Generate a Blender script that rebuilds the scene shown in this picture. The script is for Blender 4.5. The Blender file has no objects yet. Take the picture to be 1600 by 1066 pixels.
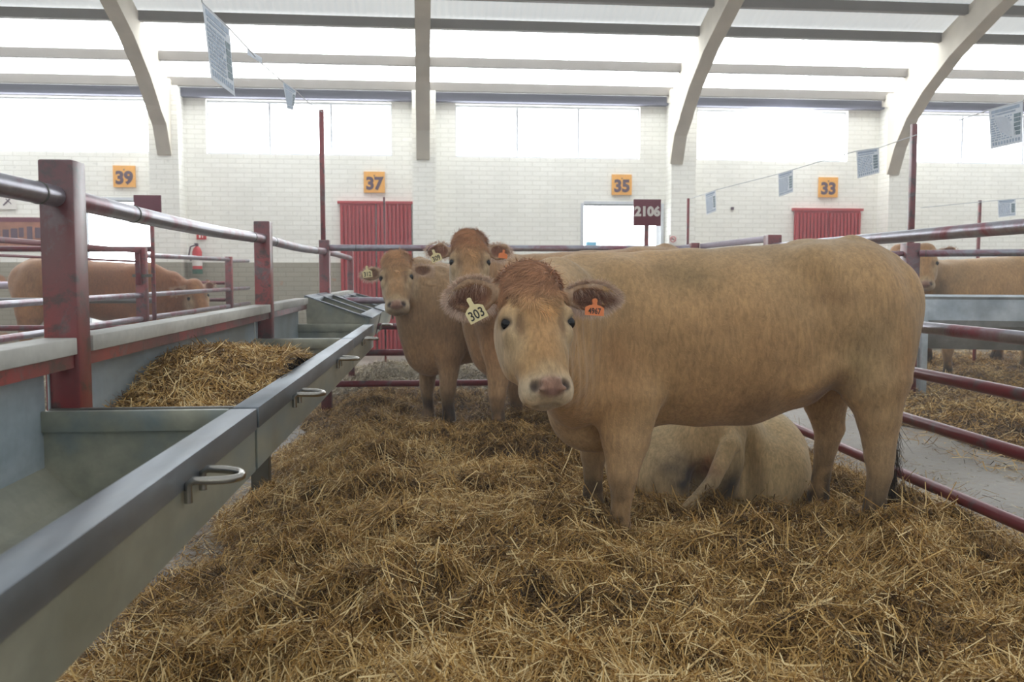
import bpy, bmesh, math, random
import numpy as np
from mathutils import Vector, Matrix

# ------------------------------------------------------------------ camera, world, light
S = bpy.context.scene
COL = S.collection
FPX, CAMZ = 1422.0, 1.3
YAW, PITCH = math.radians(4.42), math.radians(4.14)
_f = Vector((math.sin(YAW) * math.cos(PITCH), math.cos(YAW) * math.cos(PITCH), -math.sin(PITCH)))
_r = Vector((math.cos(YAW), -math.sin(YAW), 0.0))
_u = _r.cross(_f)
CAMPOS = Vector((0, 0, CAMZ))
cam_d = bpy.data.cameras.new('camera')
cam_d.sensor_width = 36.0
cam_d.lens = FPX / 1600 * 36.0
cam_d.clip_start = 0.05
cam_d.dof.use_dof = True
cam_d.dof.focus_distance = 3.7
cam_d.dof.aperture_fstop = 5.0
cam = bpy.data.objects.new('camera', cam_d)
COL.objects.link(cam)
cam.matrix_world = Matrix(((_r.x, _u.x, -_f.x, 0), (_r.y, _u.y, -_f.y, 0), (_r.z, _u.z, -_f.z, CAMZ), (0, 0, 0, 1)))
S.camera = cam

SKY, SKY_GLARE, HAZE = 0.78, 9.0, 0.008
W = bpy.data.worlds.new('world')
S.world = W
W.use_nodes = True
_w = W.node_tree; _bg = _w.nodes['Background']
_bg.inputs['Color'].default_value = (0.90, 0.955, 1.0, 1)
_tc = _w.nodes.new('ShaderNodeTexCoord'); _sx = _w.nodes.new('ShaderNodeSeparateXYZ'); _w.links.new(_tc.outputs['Generated'], _sx.inputs[0])
_my = _w.nodes.new('ShaderNodeMapRange'); _my.inputs[1].default_value = 0.3; _my.inputs[2].default_value = 0.7; _w.links.new(_sx.outputs[1], _my.inputs[0])
_mz = _w.nodes.new('ShaderNodeMapRange'); _mz.inputs[1].default_value = 0.34; _mz.inputs[2].default_value = 0.26; _w.links.new(_sx.outputs[2], _mz.inputs[0])
_mm = _w.nodes.new('ShaderNodeMath'); _mm.operation = 'MULTIPLY'; _w.links.new(_my.outputs[0], _mm.inputs[0]); _w.links.new(_mz.outputs[0], _mm.inputs[1])
_ms = _w.nodes.new('ShaderNodeMapRange'); _ms.inputs[3].default_value = SKY; _ms.inputs[4].default_value = SKY_GLARE; _w.links.new(_mm.outputs[0], _ms.inputs[0])   # glare low in the sky behind the hall
_w.links.new(_ms.outputs[0], _bg.inputs['Strength'])
S.view_settings.view_transform = 'Standard'
S.view_settings.look = 'None'
S.view_settings.gamma = 1.0
S.view_settings.use_curve_mapping = False
S.view_settings.exposure = 0.2
S.cycles.use_denoising = True
S.cycles.max_bounces = 6
S.cycles.diffuse_bounces = 4
S.cycles.glossy_bounces = 3
PANE_STRENGTH = 7.5
SKYLIGHT_STRENGTH = 5.4
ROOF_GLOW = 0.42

def at(px, py, Y):
    """point on the plane y = Y that the 1600x1066 photograph shows at (px, py)"""
    d = _f * FPX + _r * (px - 800) + _u * (533 - py)
    return CAMPOS + d * (Y / d.y)

def at_z(px, py, z):
    d = _f * FPX + _r * (px - 800) + _u * (533 - py)
    return CAMPOS + d * ((z - CAMZ) / d.z)

# ------------------------------------------------------------------ object helpers
def clean(name):
    return name

def link(name, me, mat=None, parent=None):
    o = bpy.data.objects.new(name, me)
    COL.objects.link(o)
    if mat is not None:
        if isinstance(mat, (list, tuple)):
            for m in mat: me.materials.append(m)
        else:
            me.materials.append(mat)
    if parent is not None: o.parent = parent
    return o

def tag(o, label=None, cat=None, group=None, kind=None):
    if label: o['label'] = label
    if cat: o['category'] = cat
    if group: o['group'] = group
    if kind: o['kind'] = kind
    return o

def empty(name, loc, label=None, cat=None, group=None, rz=0.0):
    o = bpy.data.objects.new(name, None)
    COL.objects.link(o)
    o.location = loc
    o.rotation_euler = (0, 0, rz)
    o.empty_display_size = 0.05
    return tag(o, label, cat, group)

def copy_tree(o, parent=None):
    c = o.copy(); COL.objects.link(c); c.parent = parent
    for ch in list(o.children): copy_tree(ch, c)
    return c

class MB:
    """collects shapes into one mesh"""
    def __init__(self, loc=(0, 0, 0)):
        self.v, self.f, self.m, self.o = [], [], [], Vector(loc)
    def add(self, vs, fs, mi=0):
        n = len(self.v)
        self.v += [Vector(p) - self.o for p in vs]
        self.f += [[n + i for i in f] for f in fs]
        self.m += [mi] * len(fs)
        return self
    def box(self, a, b, mi=0):
        (x0, y0, z0), (x1, y1, z1) = a, b
        vs = [(x, y, z) for x in (x0, x1) for y in (y0, y1) for z in (z0, z1)]
        return self.add(vs, [(0, 1, 3, 2), (4, 6, 7, 5), (0, 4, 5, 1), (2, 3, 7, 6), (0, 2, 6, 4), (1, 5, 7, 3)], mi)
    def hexa(self, vs, mi=0):   # 8 corners in the box order above
        return self.add(vs, [(0, 1, 3, 2), (4, 6, 7, 5), (0, 4, 5, 1), (2, 3, 7, 6), (0, 2, 6, 4), (1, 5, 7, 3)], mi)
    def beam(self, p, q, w, h, up=(0, 0, 1), mi=0):
        p, q = Vector(p), Vector(q)
        d = (q - p).normalized(); s = d.cross(Vector(up)).normalized(); u = s.cross(d)
        vs = [c + s * (w / 2) * i + u * (h / 2) * j for c in (p, q) for i in (-1, 1) for j in (-1, 1)]
        return self.hexa(vs, mi)
    def tube(self, pts, r, n=14, mi=0, closed=False, caps=True):
        pts = [Vector(p) for p in pts]
        rings = []; N = len(pts)
        rr = r if isinstance(r, (list, tuple)) else [r] * N
        s = None
        for i, p in enumerate(pts):
            if closed: d = (pts[(i + 1) % N] - pts[i - 1]).normalized()
            else: d = (pts[min(i + 1, N - 1)] - pts[max(i - 1, 0)]).normalized()
            if s is None:
                s = d.cross(Vector((0, 0, 1)))
                if s.length < 1e-3: s = d.cross(Vector((1, 0, 0)))
            s = (s - d * s.dot(d)).normalized(); u = s.cross(d)
            rings.append([p + (s * math.cos(t) + u * math.sin(t)) * rr[i] for t in [2 * math.pi * k / n for k in range(n)]])
        vs = [q for ring in rings for q in ring]
        fs = []
        for i in range(N if closed else N - 1):
            a, b = i * n, ((i + 1) % N) * n
            for k in range(n): fs.append((a + k, a + (k + 1) % n, b + (k + 1) % n, b + k))
        if caps and not closed:
            fs.append(tuple(range(n))[::-1]); fs.append(tuple((N - 1) * n + k for k in range(n)))
        return self.add(vs, fs, mi)
    def prism(self, poly, ax, a, b, mi=0):
        """poly of 2D points extruded along axis ax (0,1,2) from a to b"""
        def P(u, v, w):
            return {0: (w, u, v), 1: (u, w, v), 2: (u, v, w)}[ax]
        n = len(poly)
        vs = [P(u, v, a) for u, v in poly] + [P(u, v, b) for u, v in poly]
        fs = [tuple(range(n)), tuple(range(2 * n - 1, n - 1, -1))] + [(i, (i + 1) % n, n + (i + 1) % n, n + i) for i in range(n)]
        return self.add(vs, fs, mi)
    def xform(self, M):
        self.v = [M @ p for p in self.v]; return self
    def build(self, name, mat, parent=None, bevel=0.0, smooth=False, loc=None, seg=2):
        me = bpy.data.meshes.new(name)
        me.from_pydata([tuple(p) for p in self.v], [], self.f)
        bm = bmesh.new(); bm.from_mesh(me)
        for i, f in enumerate(bm.faces): f.material_index = self.m[i]
        bmesh.ops.recalc_face_normals(bm, faces=bm.faces)
        if bevel > 0:
            es = [e for e in bm.edges if len(e.link_faces) == 2 and e.calc_face_angle(0) > 0.6]
            bmesh.ops.bevel(bm, geom=es, offset=bevel, segments=seg, affect='EDGES', profile=0.5, clamp_overlap=True)
        for f in bm.faces: f.smooth = smooth or bevel > 0
        bm.to_mesh(me); bm.free()
        if smooth or bevel > 0:
            try: me.set_sharp_from_angle(angle=math.radians(38))
            except Exception: pass
        o = link(name, me, mat, parent)
        if parent is None: o.location = self.o
        if loc is not None: o.location = loc
        return o

# ------------------------------------------------------------------ materials
def lin(c):
    return tuple((x / 255 / 12.92) if x / 255 <= 0.04045 else ((x / 255 + 0.055) / 1.055) ** 2.4 for x in c)

def rgba(c):
    return (*lin(c), 1.0)

class NT:
    def __init__(self, name):
        self.mat = bpy.data.materials.new(name); self.mat.use_nodes = True
        self.t = self.mat.node_tree; self.b = self.t.nodes['Principled BSDF']
    def n(self, kind, **kw):
        x = self.t.nodes.new(kind)
        for k, v in kw.items():
            if k.startswith('i_'): x.inputs[k[2:].replace('_', ' ')].default_value = v
            else: setattr(x, k, v)
        return x
    def l(self, a, b): self.t.links.new(a, b)
    def coord(self, scale=(1, 1, 1), world=False):
        if world:
            g = self.n('ShaderNodeNewGeometry').outputs['Position']
        else:
            g = self.n('ShaderNodeTexCoord').outputs['Object']
        m = self.n('ShaderNodeMapping'); m.inputs['Scale'].default_value = scale
        self.l(g, m.inputs['Vector']); return m.outputs[0]
    def noise(self, scale, detail=4, rough=0.55, vec=None, dist=0.0):
        x = self.n('ShaderNodeTexNoise'); x.inputs['Scale'].default_value = scale
        x.inputs['Detail'].default_value = detail; x.inputs['Roughness'].default_value = rough
        x.inputs['Distortion'].default_value = dist
        if vec is not None: self.l(vec, x.inputs['Vector'])
        return x.outputs['Fac']
    def ramp(self, fac, stops, interp='LINEAR'):
        x = self.n('ShaderNodeValToRGB'); cr = x.color_ramp; cr.interpolation = interp
        while len(cr.elements) > 1: cr.elements.remove(cr.elements[-1])
        cr.elements[0].position = stops[0][0]; cr.elements[0].color = stops[0][1]
        for p, c in stops[1:]:
            e = cr.elements.new(p); e.color = c
        self.l(fac, x.inputs['Fac']); return x.outputs['Color']
    def mix(self, fac, a, b, mode='MIX'):
        x = self.n('ShaderNodeMix', data_type='RGBA', blend_type=mode)
        for sock, v in ((x.inputs[0], fac), (x.inputs[6], a), (x.inputs[7], b)):
            if hasattr(v, 'is_output'): self.l(v, sock)
            else: sock.default_value = v
        return x.outputs[2]
    def bump(self, h, strength=0.3, dist=0.01):
        x = self.n('ShaderNodeBump'); x.inputs['Strength'].default_value = strength; x.inputs['Distance'].default_value = dist
        self.l(h, x.inputs['Height']); self.l(x.outputs['Normal'], self.b.inputs['Normal'])
    def set(self, **kw):
        for k, v in kw.items():
            s = self.b.inputs[k.replace('_', ' ')]
            if hasattr(v, 'is_output'): self.l(v, s)
            else: s.default_value = v
        return self

def g(v): return (v, v, v, 1)

def plain(name, c, rough=0.6, metal=0.0, noise=0.08, scale=8):
    m = NT(name); v = m.noise(scale, 3, vec=m.coord())
    a = rgba(tuple(max(0, x * (1 - noise)) for x in c)); b = rgba(tuple(min(255, x * (1 + noise)) for x in c))
    m.set(Base_Color=m.mix(v, a, b), Roughness=rough, Metallic=metal); return m.mat

def emit(name, c, s):
    m = bpy.data.materials.new(name); m.use_nodes = True
    t = m.node_tree; t.nodes.remove(t.nodes['Principled BSDF'])
    e = t.nodes.new('ShaderNodeEmission'); e.inputs['Color'].default_value = (*c, 1); e.inputs['Strength'].default_value = s
    t.links.new(e.outputs[0], t.nodes['Material Output'].inputs['Surface']); return m

def worn_paint():
    """dark red gate paint rubbed through to grey steel"""
    m = NT('worn_red_paint'); v = m.coord(world=True)
    n1 = m.noise(5.0, 8, 0.68, v, 0.6); n2 = m.noise(38.0, 5, 0.7, v); n3 = m.noise(1.6, 3, 0.5, v)
    red = m.mix(n2, rgba((122, 30, 34)), rgba((164, 46, 46)))
    red = m.mix(m.ramp(n3, [(0.38, g(0)), (0.62, g(1))]), red, rgba((92, 34, 40)))
    n4 = m.noise(11.0, 8, 0.75, v, 0.4); red = m.mix(m.ramp(n4, [(0.50, g(0)), (0.60, g(0.85))]), red, rgba((44, 32, 32)))
    wear = m.ramp(n1, [(0.56, g(0)), (0.62, g(.6))])
    steel = m.mix(n2, rgba((66, 56, 58)), rgba((132, 122, 128)))
    m.set(Base_Color=m.mix(wear, red, steel), Metallic=m.mix(wear, g(0.0), g(0.55)), Roughness=m.mix(n2, g(0.28), g(0.5)), Coat_Weight=0.45, Coat_Roughness=0.32, Coat_IOR=1.8)
    m.bump(n1, 0.25, 0.002); return m.mat

def worn_tube():
    """rail tubes: more bare steel than paint, polished on top"""
    m = NT('worn_rail_paint'); v = m.coord(world=True)
    n1 = m.noise(3.5, 7, 0.66, v, 0.9); n2 = m.noise(30.0, 4, 0.7, v)
    red = m.mix(n2, rgba((116, 52, 66)), rgba((146, 78, 92)))
    steel = m.mix(n2, rgba((122, 120, 128)), rgba((176, 174, 184)))
    wear = m.ramp(n1, [(0.34, g(0)), (0.54, g(1))])
    m.set(Base_Color=m.mix(wear, red, steel), Metallic=m.mix(wear, g(0.1), g(0.75)), Roughness=m.mix(n2, g(0.24), g(0.42)))
    m.bump(n2, 0.1, 0.001); return m.mat

def red_tube():
    m = NT('dark_red_rail_paint'); v = m.coord(world=True)
    n1 = m.noise(6.0, 7, 0.66, v, 0.9); n2 = m.noise(30.0, 4, 0.7, v)
    red = m.mix(n2, rgba((96, 28, 38)), rgba((126, 42, 50)))
    steel = m.mix(n2, rgba((74, 66, 70)), rgba((120, 112, 116)))
    wear = m.ramp(n1, [(0.52, g(0)), (0.68, g(1))])
    m.set(Base_Color=m.mix(wear, red, steel), Metallic=m.mix(wear, g(0.1), g(0.7)), Roughness=m.mix(n2, g(0.26), g(0.42)))
    return m.mat

def galvanised(name, a, b, c, metal=0.55, rough=(0.34, 0.55), stain=(118, 112, 92), amount=0.5):
    m = NT(name); v = m.coord(world=True); v2 = m.coord((2.2, 0.5, 2.2), world=True)
    n1 = m.noise(2.2, 5, 0.55, v2); n2 = m.noise(26.0, 5, 0.7, v); n3 = m.noise(1.3, 4, 0.6, v, 0.5)
    base = m.ramp(n1, [(0.32, rgba(a)), (0.5, rgba(b)), (0.68, rgba(c))])
    base = m.mix(m.ramp(n3, [(0.45, g(0)), (0.65, g(amount))]), base, rgba(stain))
    base = m.mix(m.ramp(n2, [(0.3, g(0.16)), (0.6, g(0))]), base, rgba((60, 58, 54)))
    m.set(Base_Color=base, Metallic=metal, Roughness=m.mix(n2, g(rough[0]), g(rough[1])))
    m.bump(n2, 0.12, 0.001); return m.mat

M = {}
M['post'] = worn_paint(); M['rail'] = worn_tube(); M['redrail'] = red_tube()
M['steel'] = galvanised('trough_sheet_steel', (124, 138, 142), (150, 152, 138), (178, 176, 158), 0.3, (0.36, 0.52))
M['rim'] = galvanised('trough_rim_steel', (96, 104, 112), (128, 136, 144), (160, 168, 176), 0.7, (0.34, 0.5), (104, 100, 96), 0.4)
M['back'] = galvanised('blue_grey_back_sheet', (136, 150, 158), (164, 176, 182), (192, 200, 204), 0.08, (0.4, 0.6), (120, 118, 104), 0.6)
M['dark_steel'] = plain('dark_divider_steel', (98, 98, 92), 0.45, 0.5)
M['galv'] = galvanised('pale_galvanised_steel', (150, 160, 168), (176, 186, 194), (200, 208, 214), 0.35, (0.4, 0.6), (140, 140, 136), 0.4)
M['chrome'] = plain('handle_steel', (150, 146, 138), 0.22, 1.0)
M['cap'] = galvanised('pale_cap_board', (160, 158, 150), (182, 180, 172), (202, 200, 192), 0.0, (0.5, 0.7), (120, 112, 100), 0.6)
M['rail_light'] = plain('lilac_grey_rail', (170, 160, 176), 0.4, 0.2)
M['rail_grey'] = plain('grey_rail', (112, 110, 108), 0.4, 0.4)

def brick(name, c1, c2, mortar, bumpd=0.004, patches=None):
    m = NT(name); v = m.coord()
    t = m.n('ShaderNodeTexBrick'); t.inputs['Scale'].default_value = 1.0
    t.inputs['Brick Width'].default_value = 0.25; t.inputs['Row Height'].default_value = 0.075
    t.inputs['Mortar Size'].default_value = 0.006; t.inputs['Mortar Smooth'].default_value = 0.4
    t.inputs['Color1'].default_value = rgba(c1); t.inputs['Color2'].default_value = rgba(c2); t.inputs['Mortar'].default_value = rgba(mortar)
    sx = m.n('ShaderNodeSeparateXYZ'); m.l(v, sx.inputs[0]); cx = m.n('ShaderNodeCombineXYZ')
    ad = m.n('ShaderNodeMath', operation='ADD'); m.l(sx.outputs[0], ad.inputs[0]); m.l(sx.outputs[1], ad.inputs[1])
    m.l(ad.outputs[0], cx.inputs[0]); m.l(sx.outputs[2], cx.inputs[1]); m.l(cx.outputs[0], t.inputs['Vector'])
    n = m.noise(1.2, 5, 0.6, v); n2 = m.noise(9, 4, 0.6, v)
    col = m.mix(m.ramp(n, [(0.4, g(0)), (0.75, g(0.35))]), t.outputs['Color'], rgba(tuple(x * 0.86 for x in c1)))
    col = m.mix(m.ramp(n2, [(0.64, g(0)), (0.72, g(0.25))]), col, rgba(tuple(x * 0.7 for x in c1)))
    if patches: col = m.mix(m.ramp(m.noise(3.0, 3, 0.5, v), [(0.60, g(0)), (0.66, g(0.8))]), col, rgba(patches))
    m.set(Base_Color=col, Roughness=0.75); m.bump(t.outputs['Fac'], -0.6, bumpd); return m.mat

M['brick'] = brick('white_painted_brick', (240, 238, 230), (246, 244, 237), (220, 217, 207))
M['dado'] = brick('beige_painted_brick', (158, 152, 136), (166, 160, 144), (140, 134, 118), patches=(172, 116, 80))
M['concrete'] = plain('precast_concrete', (200, 192, 178), 0.8, 0, 0.1, 3)
M['purlin'] = plain('grey_purlin_concrete', (116, 110, 104), 0.8, 0, 0.08, 3)
M['eave'] = plain('blue_grey_eave_beam', (104, 104, 120), 0.7, 0, 0.06, 3)

def corrugated(name, c, emis=0.0):
    m = NT(name); v = m.coord()
    w = m.n('ShaderNodeTexWave', wave_type='BANDS', bands_direction='X'); w.inputs['Scale'].default_value = 3.2
    m.l(v, w.inputs['Vector'])
    m.set(Base_Color=m.mix(w.outputs['Fac'], rgba(tuple(x * 0.93 for x in c)), rgba(c)), Roughness=0.45)
    m.bump(w.outputs['Fac'], 0.4, 0.01)
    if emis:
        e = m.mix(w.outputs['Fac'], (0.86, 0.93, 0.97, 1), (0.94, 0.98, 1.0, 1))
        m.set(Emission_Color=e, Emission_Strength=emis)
    return m.mat

def blades(name, stops, rough=0.55):
    """straw: every stalk carries its own tone in the attribute 'tone'"""
    m = NT(name); a = m.n('ShaderNodeAttribute', attribute_name='tone')
    col = m.ramp(a.outputs['Fac'], stops)
    m.set(Base_Color=col, Roughness=rough)
    m.b.inputs['Specular IOR Level'].default_value = 0.35
    return m.mat

STRAW = [(0.0, rgba((58, 42, 22))), (0.22, rgba((106, 78, 40))), (0.5, rgba((160, 122, 64))), (0.78, rgba((208, 168, 98))), (1.0, rgba((238, 212, 156)))]
M['straw'] = blades('golden_straw', STRAW)
M['straw_dim'] = blades('trodden_straw', [(0.0, rgba((86, 74, 58))), (0.5, rgba((140, 124, 98))), (1.0, rgba((196, 182, 150)))])
# ------------------------------------------------------------------ implicit surfaces (for the animals)
class Sdf:
    """grid of signed distances on a rectilinear grid, united smoothly"""
    def __init__(self, xs, ys, zs):
        self.ax = [np.asarray(a, np.float32) for a in (xs, ys, zs)]
        self.d = np.full([len(a) for a in self.ax], 1.0, np.float32)
    def _win(self, lo, hi):
        sl = []
        for a, l, h in zip(self.ax, lo, hi):
            i = max(0, np.searchsorted(a, l) - 1); j = min(len(a), np.searchsorted(a, h) + 1)
            if j - i < 1: return None
            sl.append(slice(i, j))
        return tuple(sl)
    def _merge(self, sl, f, k, sub=False):
        D = self.d[sl]
        if sub:
            f = -f; h = np.clip(0.5 - 0.5 * (D - f) / k, 0, 1); self.d[sl] = D * (1 - h) + f * h + k * h * (1 - h)
        else:
            h = np.clip(0.5 + 0.5 * (D - f) / k, 0, 1); self.d[sl] = D * (1 - h) + f * h - k * h * (1 - h)
    def _pts(self, sl):
        return [self.ax[0][sl[0]][:, None, None], self.ax[1][sl[1]][None, :, None], self.ax[2][sl[2]][None, None, :]]
    def seg(self, p, q, ra, rb, side, k=0.03, sub=False):
        """tapered segment p->q; ra, rb = (half width along side, half width across); side = direction"""
        p, q = np.array(p, float), np.array(q, float); side = np.array(side, float)
        m = max(*ra, *rb) + 2 * k
        sl = self._win(np.minimum(p, q) - m, np.maximum(p, q) + m)
        if sl is None: return
        d = q - p; L2 = max(d @ d, 1e-9); dn = d / math.sqrt(L2)
        side = side - dn * (side @ dn); side /= np.linalg.norm(side); up = np.cross(dn, side)
        X = [c - pc for c, pc in zip(self._pts(sl), p)]
        t = np.clip((X[0] * d[0] + X[1] * d[1] + X[2] * d[2]) / L2, 0, 1)
        a = ra[0] + (rb[0] - ra[0]) * t; b = ra[1] + (rb[1] - ra[1]) * t
        R = [X[i] - d[i] * t for i in range(3)]
        u = R[0] * side[0] + R[1] * side[1] + R[2] * side[2]
        v = R[0] * up[0] + R[1] * up[1] + R[2] * up[2]
        w = R[0] * dn[0] + R[1] * dn[1] + R[2] * dn[2]
        c = np.minimum(a, b)
        k0 = np.sqrt((u / a) ** 2 + (v / b) ** 2 + (w / c) ** 2)
        k1 = np.sqrt((u / a ** 2) ** 2 + (v / b ** 2) ** 2 + (w / c ** 2) ** 2) + 1e-6
        f = np.where(k0 < 0.35, (k0 - 1) * c, k0 * (k0 - 1) / k1).astype(np.float32)
        self._merge(sl, f, k, sub)
    def chain(self, pts, radii, side, k=0.02):
        for i in range(len(pts) - 1): self.seg(pts[i], pts[i + 1], radii[i], radii[i + 1], side, k)
    def ell(self, c, r, axes=None, k=0.03, sub=False):
        c = np.array(c, float)
        A = np.eye(3) if axes is None else np.array(axes, float)
        m = max(r) + 2 * k
        sl = self._win(c - m, c + m)
        if sl is None: return
        X = [a - cc for a, cc in zip(self._pts(sl), c)]
        k0 = 0; k1 = 0
        for i in range(3):
            q = X[0] * A[i][0] + X[1] * A[i][1] + X[2] * A[i][2]
            k0 = k0 + (q / r[i]) ** 2; k1 = k1 + (q / r[i] ** 2) ** 2
        k0 = np.sqrt(k0); k1 = np.sqrt(k1) + 1e-6
        f = np.where(k0 < 0.35, (k0 - 1) * min(r), k0 * (k0 - 1) / k1).astype(np.float32)
        self._merge(sl, f, k, sub)
    def surface(self):
        D = self.d; ins = D < 0
        nx, ny, nz = D.shape
        cnt = np.zeros((nx - 1, ny - 1, nz - 1), np.float32)
        acc = np.zeros((3,) + cnt.shape, np.float32)
        A = self.ax
        quads_src = []
        for ax in range(3):
            a = [slice(None)] * 3; b = [slice(None)] * 3
            a[ax] = slice(0, -1); b[ax] = slice(1, None)
            da, db = D[tuple(a)], D[tuple(b)]
            cr = ins[tuple(a)] != ins[tuple(b)]
            I = np.argwhere(cr)
            va = da[cr]; vb = db[cr]; t = va / (va - vb)
            P = np.zeros((len(I), 3), np.float32)
            for j in range(3): P[:, j] = A[j][I[:, j]]
            P[:, ax] += t * (A[ax][I[:, ax] + 1] - A[ax][I[:, ax]])
            o = [j for j in range(3) if j != ax]
            for s0 in (0, -1):
                for s1 in (0, -1):
                    J = I.copy(); J[:, o[0]] += s0; J[:, o[1]] += s1
                    ok = np.all((J >= 0) & (J < np.array(cnt.shape)), axis=1)
                    Jo = J[ok]
                    np.add.at(cnt, tuple(Jo.T), 1)
                    for j in range(3): np.add.at(acc[j], tuple(Jo.T), P[ok, j])
            quads_src.append((ax, o, I, va < 0))
        idx = np.full(cnt.shape, -1, np.int64); m = cnt > 0
        idx[m] = np.arange(m.sum())
        V = np.stack([acc[j][m] / cnt[m] for j in range(3)], 1)
        F = []
        for ax, o, I, neg in quads_src:
            ok = np.all([(I[:, o[0]] > 0), (I[:, o[1]] > 0), (I[:, o[0]] < cnt.shape[o[0]]), (I[:, o[1]] < cnt.shape[o[1]])], axis=0)
            I = I[ok]; neg = neg[ok]
            q = []
            for s0, s1 in ((-1, -1), (0, -1), (0, 0), (-1, 0)):
                J = I.copy(); J[:, o[0]] += s0; J[:, o[1]] += s1; q.append(idx[tuple(J.T)])
            q = np.stack(q, 1)
            flip = neg if ax != 1 else ~neg
            q[~flip] = q[~flip][:, ::-1]
            F.append(q)
        F = np.concatenate(F)
        return V, F[(F >= 0).all(1)]

def relax(V, F, it=2, w=0.5):
    e = np.concatenate([F[:, [0, 1]], F[:, [1, 2]], F[:, [2, 3]], F[:, [3, 0]]])
    for _ in range(it):
        s = np.zeros_like(V); n = np.zeros(len(V), np.float32)
        for a, b in ((0, 1), (1, 0)):
            for j in range(3): s[:, j] += np.bincount(e[:, a], V[e[:, b], j], len(V))
            n += np.bincount(e[:, a], minlength=len(V))
        V = V * (1 - w) + (s / n[:, None]) * w
    return V

def vnormals(V, F):
    N = np.cross(V[F[:, 2]] - V[F[:, 0]], V[F[:, 3]] - V[F[:, 1]])
    out = np.zeros_like(V)
    for j in range(4):
        for c in range(3): out[:, c] += np.bincount(F[:, j], N[:, c], len(V))
    return out / (np.linalg.norm(out, axis=1)[:, None] + 1e-12)

def fast_mesh(name, V, F, cols=None, tone=None, smooth=True):
    """V (n,3), F (m,k)"""
    me = bpy.data.meshes.new(name); n = len(V); m, k = F.shape
    me.vertices.add(n); me.vertices.foreach_set('co', np.ascontiguousarray(V, np.float32).ravel())
    me.loops.add(m * k); me.loops.foreach_set('vertex_index', np.ascontiguousarray(F, np.int32).ravel())
    me.polygons.add(m); me.polygons.foreach_set('loop_start', np.arange(0, m * k, k, dtype=np.int32))
    try: me.polygons.foreach_set('loop_total', np.full(m, k, np.int32))
    except Exception: pass
    me.update(calc_edges=True)
    if smooth: me.polygons.foreach_set('use_smooth', np.ones(m, bool))
    if cols is not None:
        at_ = me.attributes.new('coat', 'FLOAT_COLOR', 'POINT')
        c = np.ones((n, 4), np.float32); c[:, :3] = cols; at_.data.foreach_set('color', c.ravel())
    if tone is not None:
        at_ = me.attributes.new('tone', 'FLOAT', 'POINT'); at_.data.foreach_set('value', np.asarray(tone, np.float32))
    me.validate()
    return me

def L3(c): return np.array(lin(c), np.float32)

def vnoise(P, scale, seed=0):
    """cheap smooth value noise on points"""
    r = np.random.RandomState(seed); T = r.rand(32, 32, 32).astype(np.float32)
    Q = P * scale + 100.0; i = np.floor(Q).astype(int); f = Q - i; f = f * f * (3 - 2 * f); out = 0
    for dx in (0, 1):
        for dy in (0, 1):
            for dz in (0, 1):
                w = (f[:, 0] if dx else 1 - f[:, 0]) * (f[:, 1] if dy else 1 - f[:, 1]) * (f[:, 2] if dz else 1 - f[:, 2])
                out = out + w * T[(i[:, 0] + dx) % 32, (i[:, 1] + dy) % 32, (i[:, 2] + dz) % 32]
    return out
# ------------------------------------------------------------------ ribbons: hair and straw stalks
def unit(a):
    return a / (np.linalg.norm(a, axis=-1, keepdims=True) + 1e-12)

def ribbons(P, D, Nr, L, Wd, bend, segs=2, tip=0.3, fold=0.0):
    """flat bent ribbons; returns V, F; D, Nr unit; bend = sideways offset vector at the tip (grows as t^2)"""
    n = len(P); Sd = unit(np.cross(D, Nr)); t = np.linspace(0, 1, segs + 1)
    rows = []
    for ti in t:
        c = P + D * (L * ti)[:, None] + bend * (ti * ti)
        w = (Wd * (1 - (1 - tip) * ti))[:, None] * 0.5
        rows += [c - Sd * w, c + Sd * w]
    V = np.stack(rows, 1).reshape(-1, 3).astype(np.float32)
    k = 2 * (segs + 1); base = (np.arange(n) * k)[:, None]
    F = np.concatenate([base + np.array([[2 * i, 2 * i + 1, 2 * i + 3, 2 * i + 2]]) for i in range(segs)])
    return V, F, k

def sample(V, F, N, n, rs, mask=None):
    a = np.linalg.norm(np.cross(V[F[:, 2]] - V[F[:, 0]], V[F[:, 3]] - V[F[:, 1]]), axis=1)
    if mask is not None: a = a * mask[F[:, 0]]
    fi = rs.choice(len(F), n, p=a / a.sum()); u, v = rs.rand(2, n, 1)
    q = F[fi]
    mixv = lambda A: (A[q[:, 0]] * (1 - u) + A[q[:, 1]] * u) * (1 - v) + (A[q[:, 3]] * (1 - u) + A[q[:, 2]] * u) * v
    return mixv(V), unit(mixv(N)), q[:, 0]

def coat_material(name, fine=1.0, bumpk=0.5):
    m = NT(name); a = m.n('ShaderNodeAttribute', attribute_name='coat')
    v = m.coord((55 * fine, 55 * fine, 16 * fine)); n = m.noise(1.0, 4, 0.7, v, 0.5)
    v2 = m.coord(); n2 = m.noise(7, 4, 0.6, v2)
    c = m.mix(m.ramp(n, [(0.30, g(0.60)), (0.66, g(1.0))]), (0, 0, 0, 1), (1, 1, 1, 1))
    col = m.mix(1.0, a.outputs['Color'], c, 'MULTIPLY')
    col = m.mix(1.0, col, m.ramp(n2, [(0.3, g(0.88)), (0.7, g(1.08))]), 'MULTIPLY')
    m.set(Base_Color=col, Roughness=0.72)
    m.b.inputs['Specular IOR Level'].default_value = 0.22
    m.b.inputs['Sheen Weight'].default_value = 0.25; m.b.inputs['Sheen Roughness'].default_value = 0.5
    m.b.inputs['Sheen Tint'].default_value = (1.0, 0.93, 0.84, 1)
    m.bump(n, bumpk, 0.004); return m.mat

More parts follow.
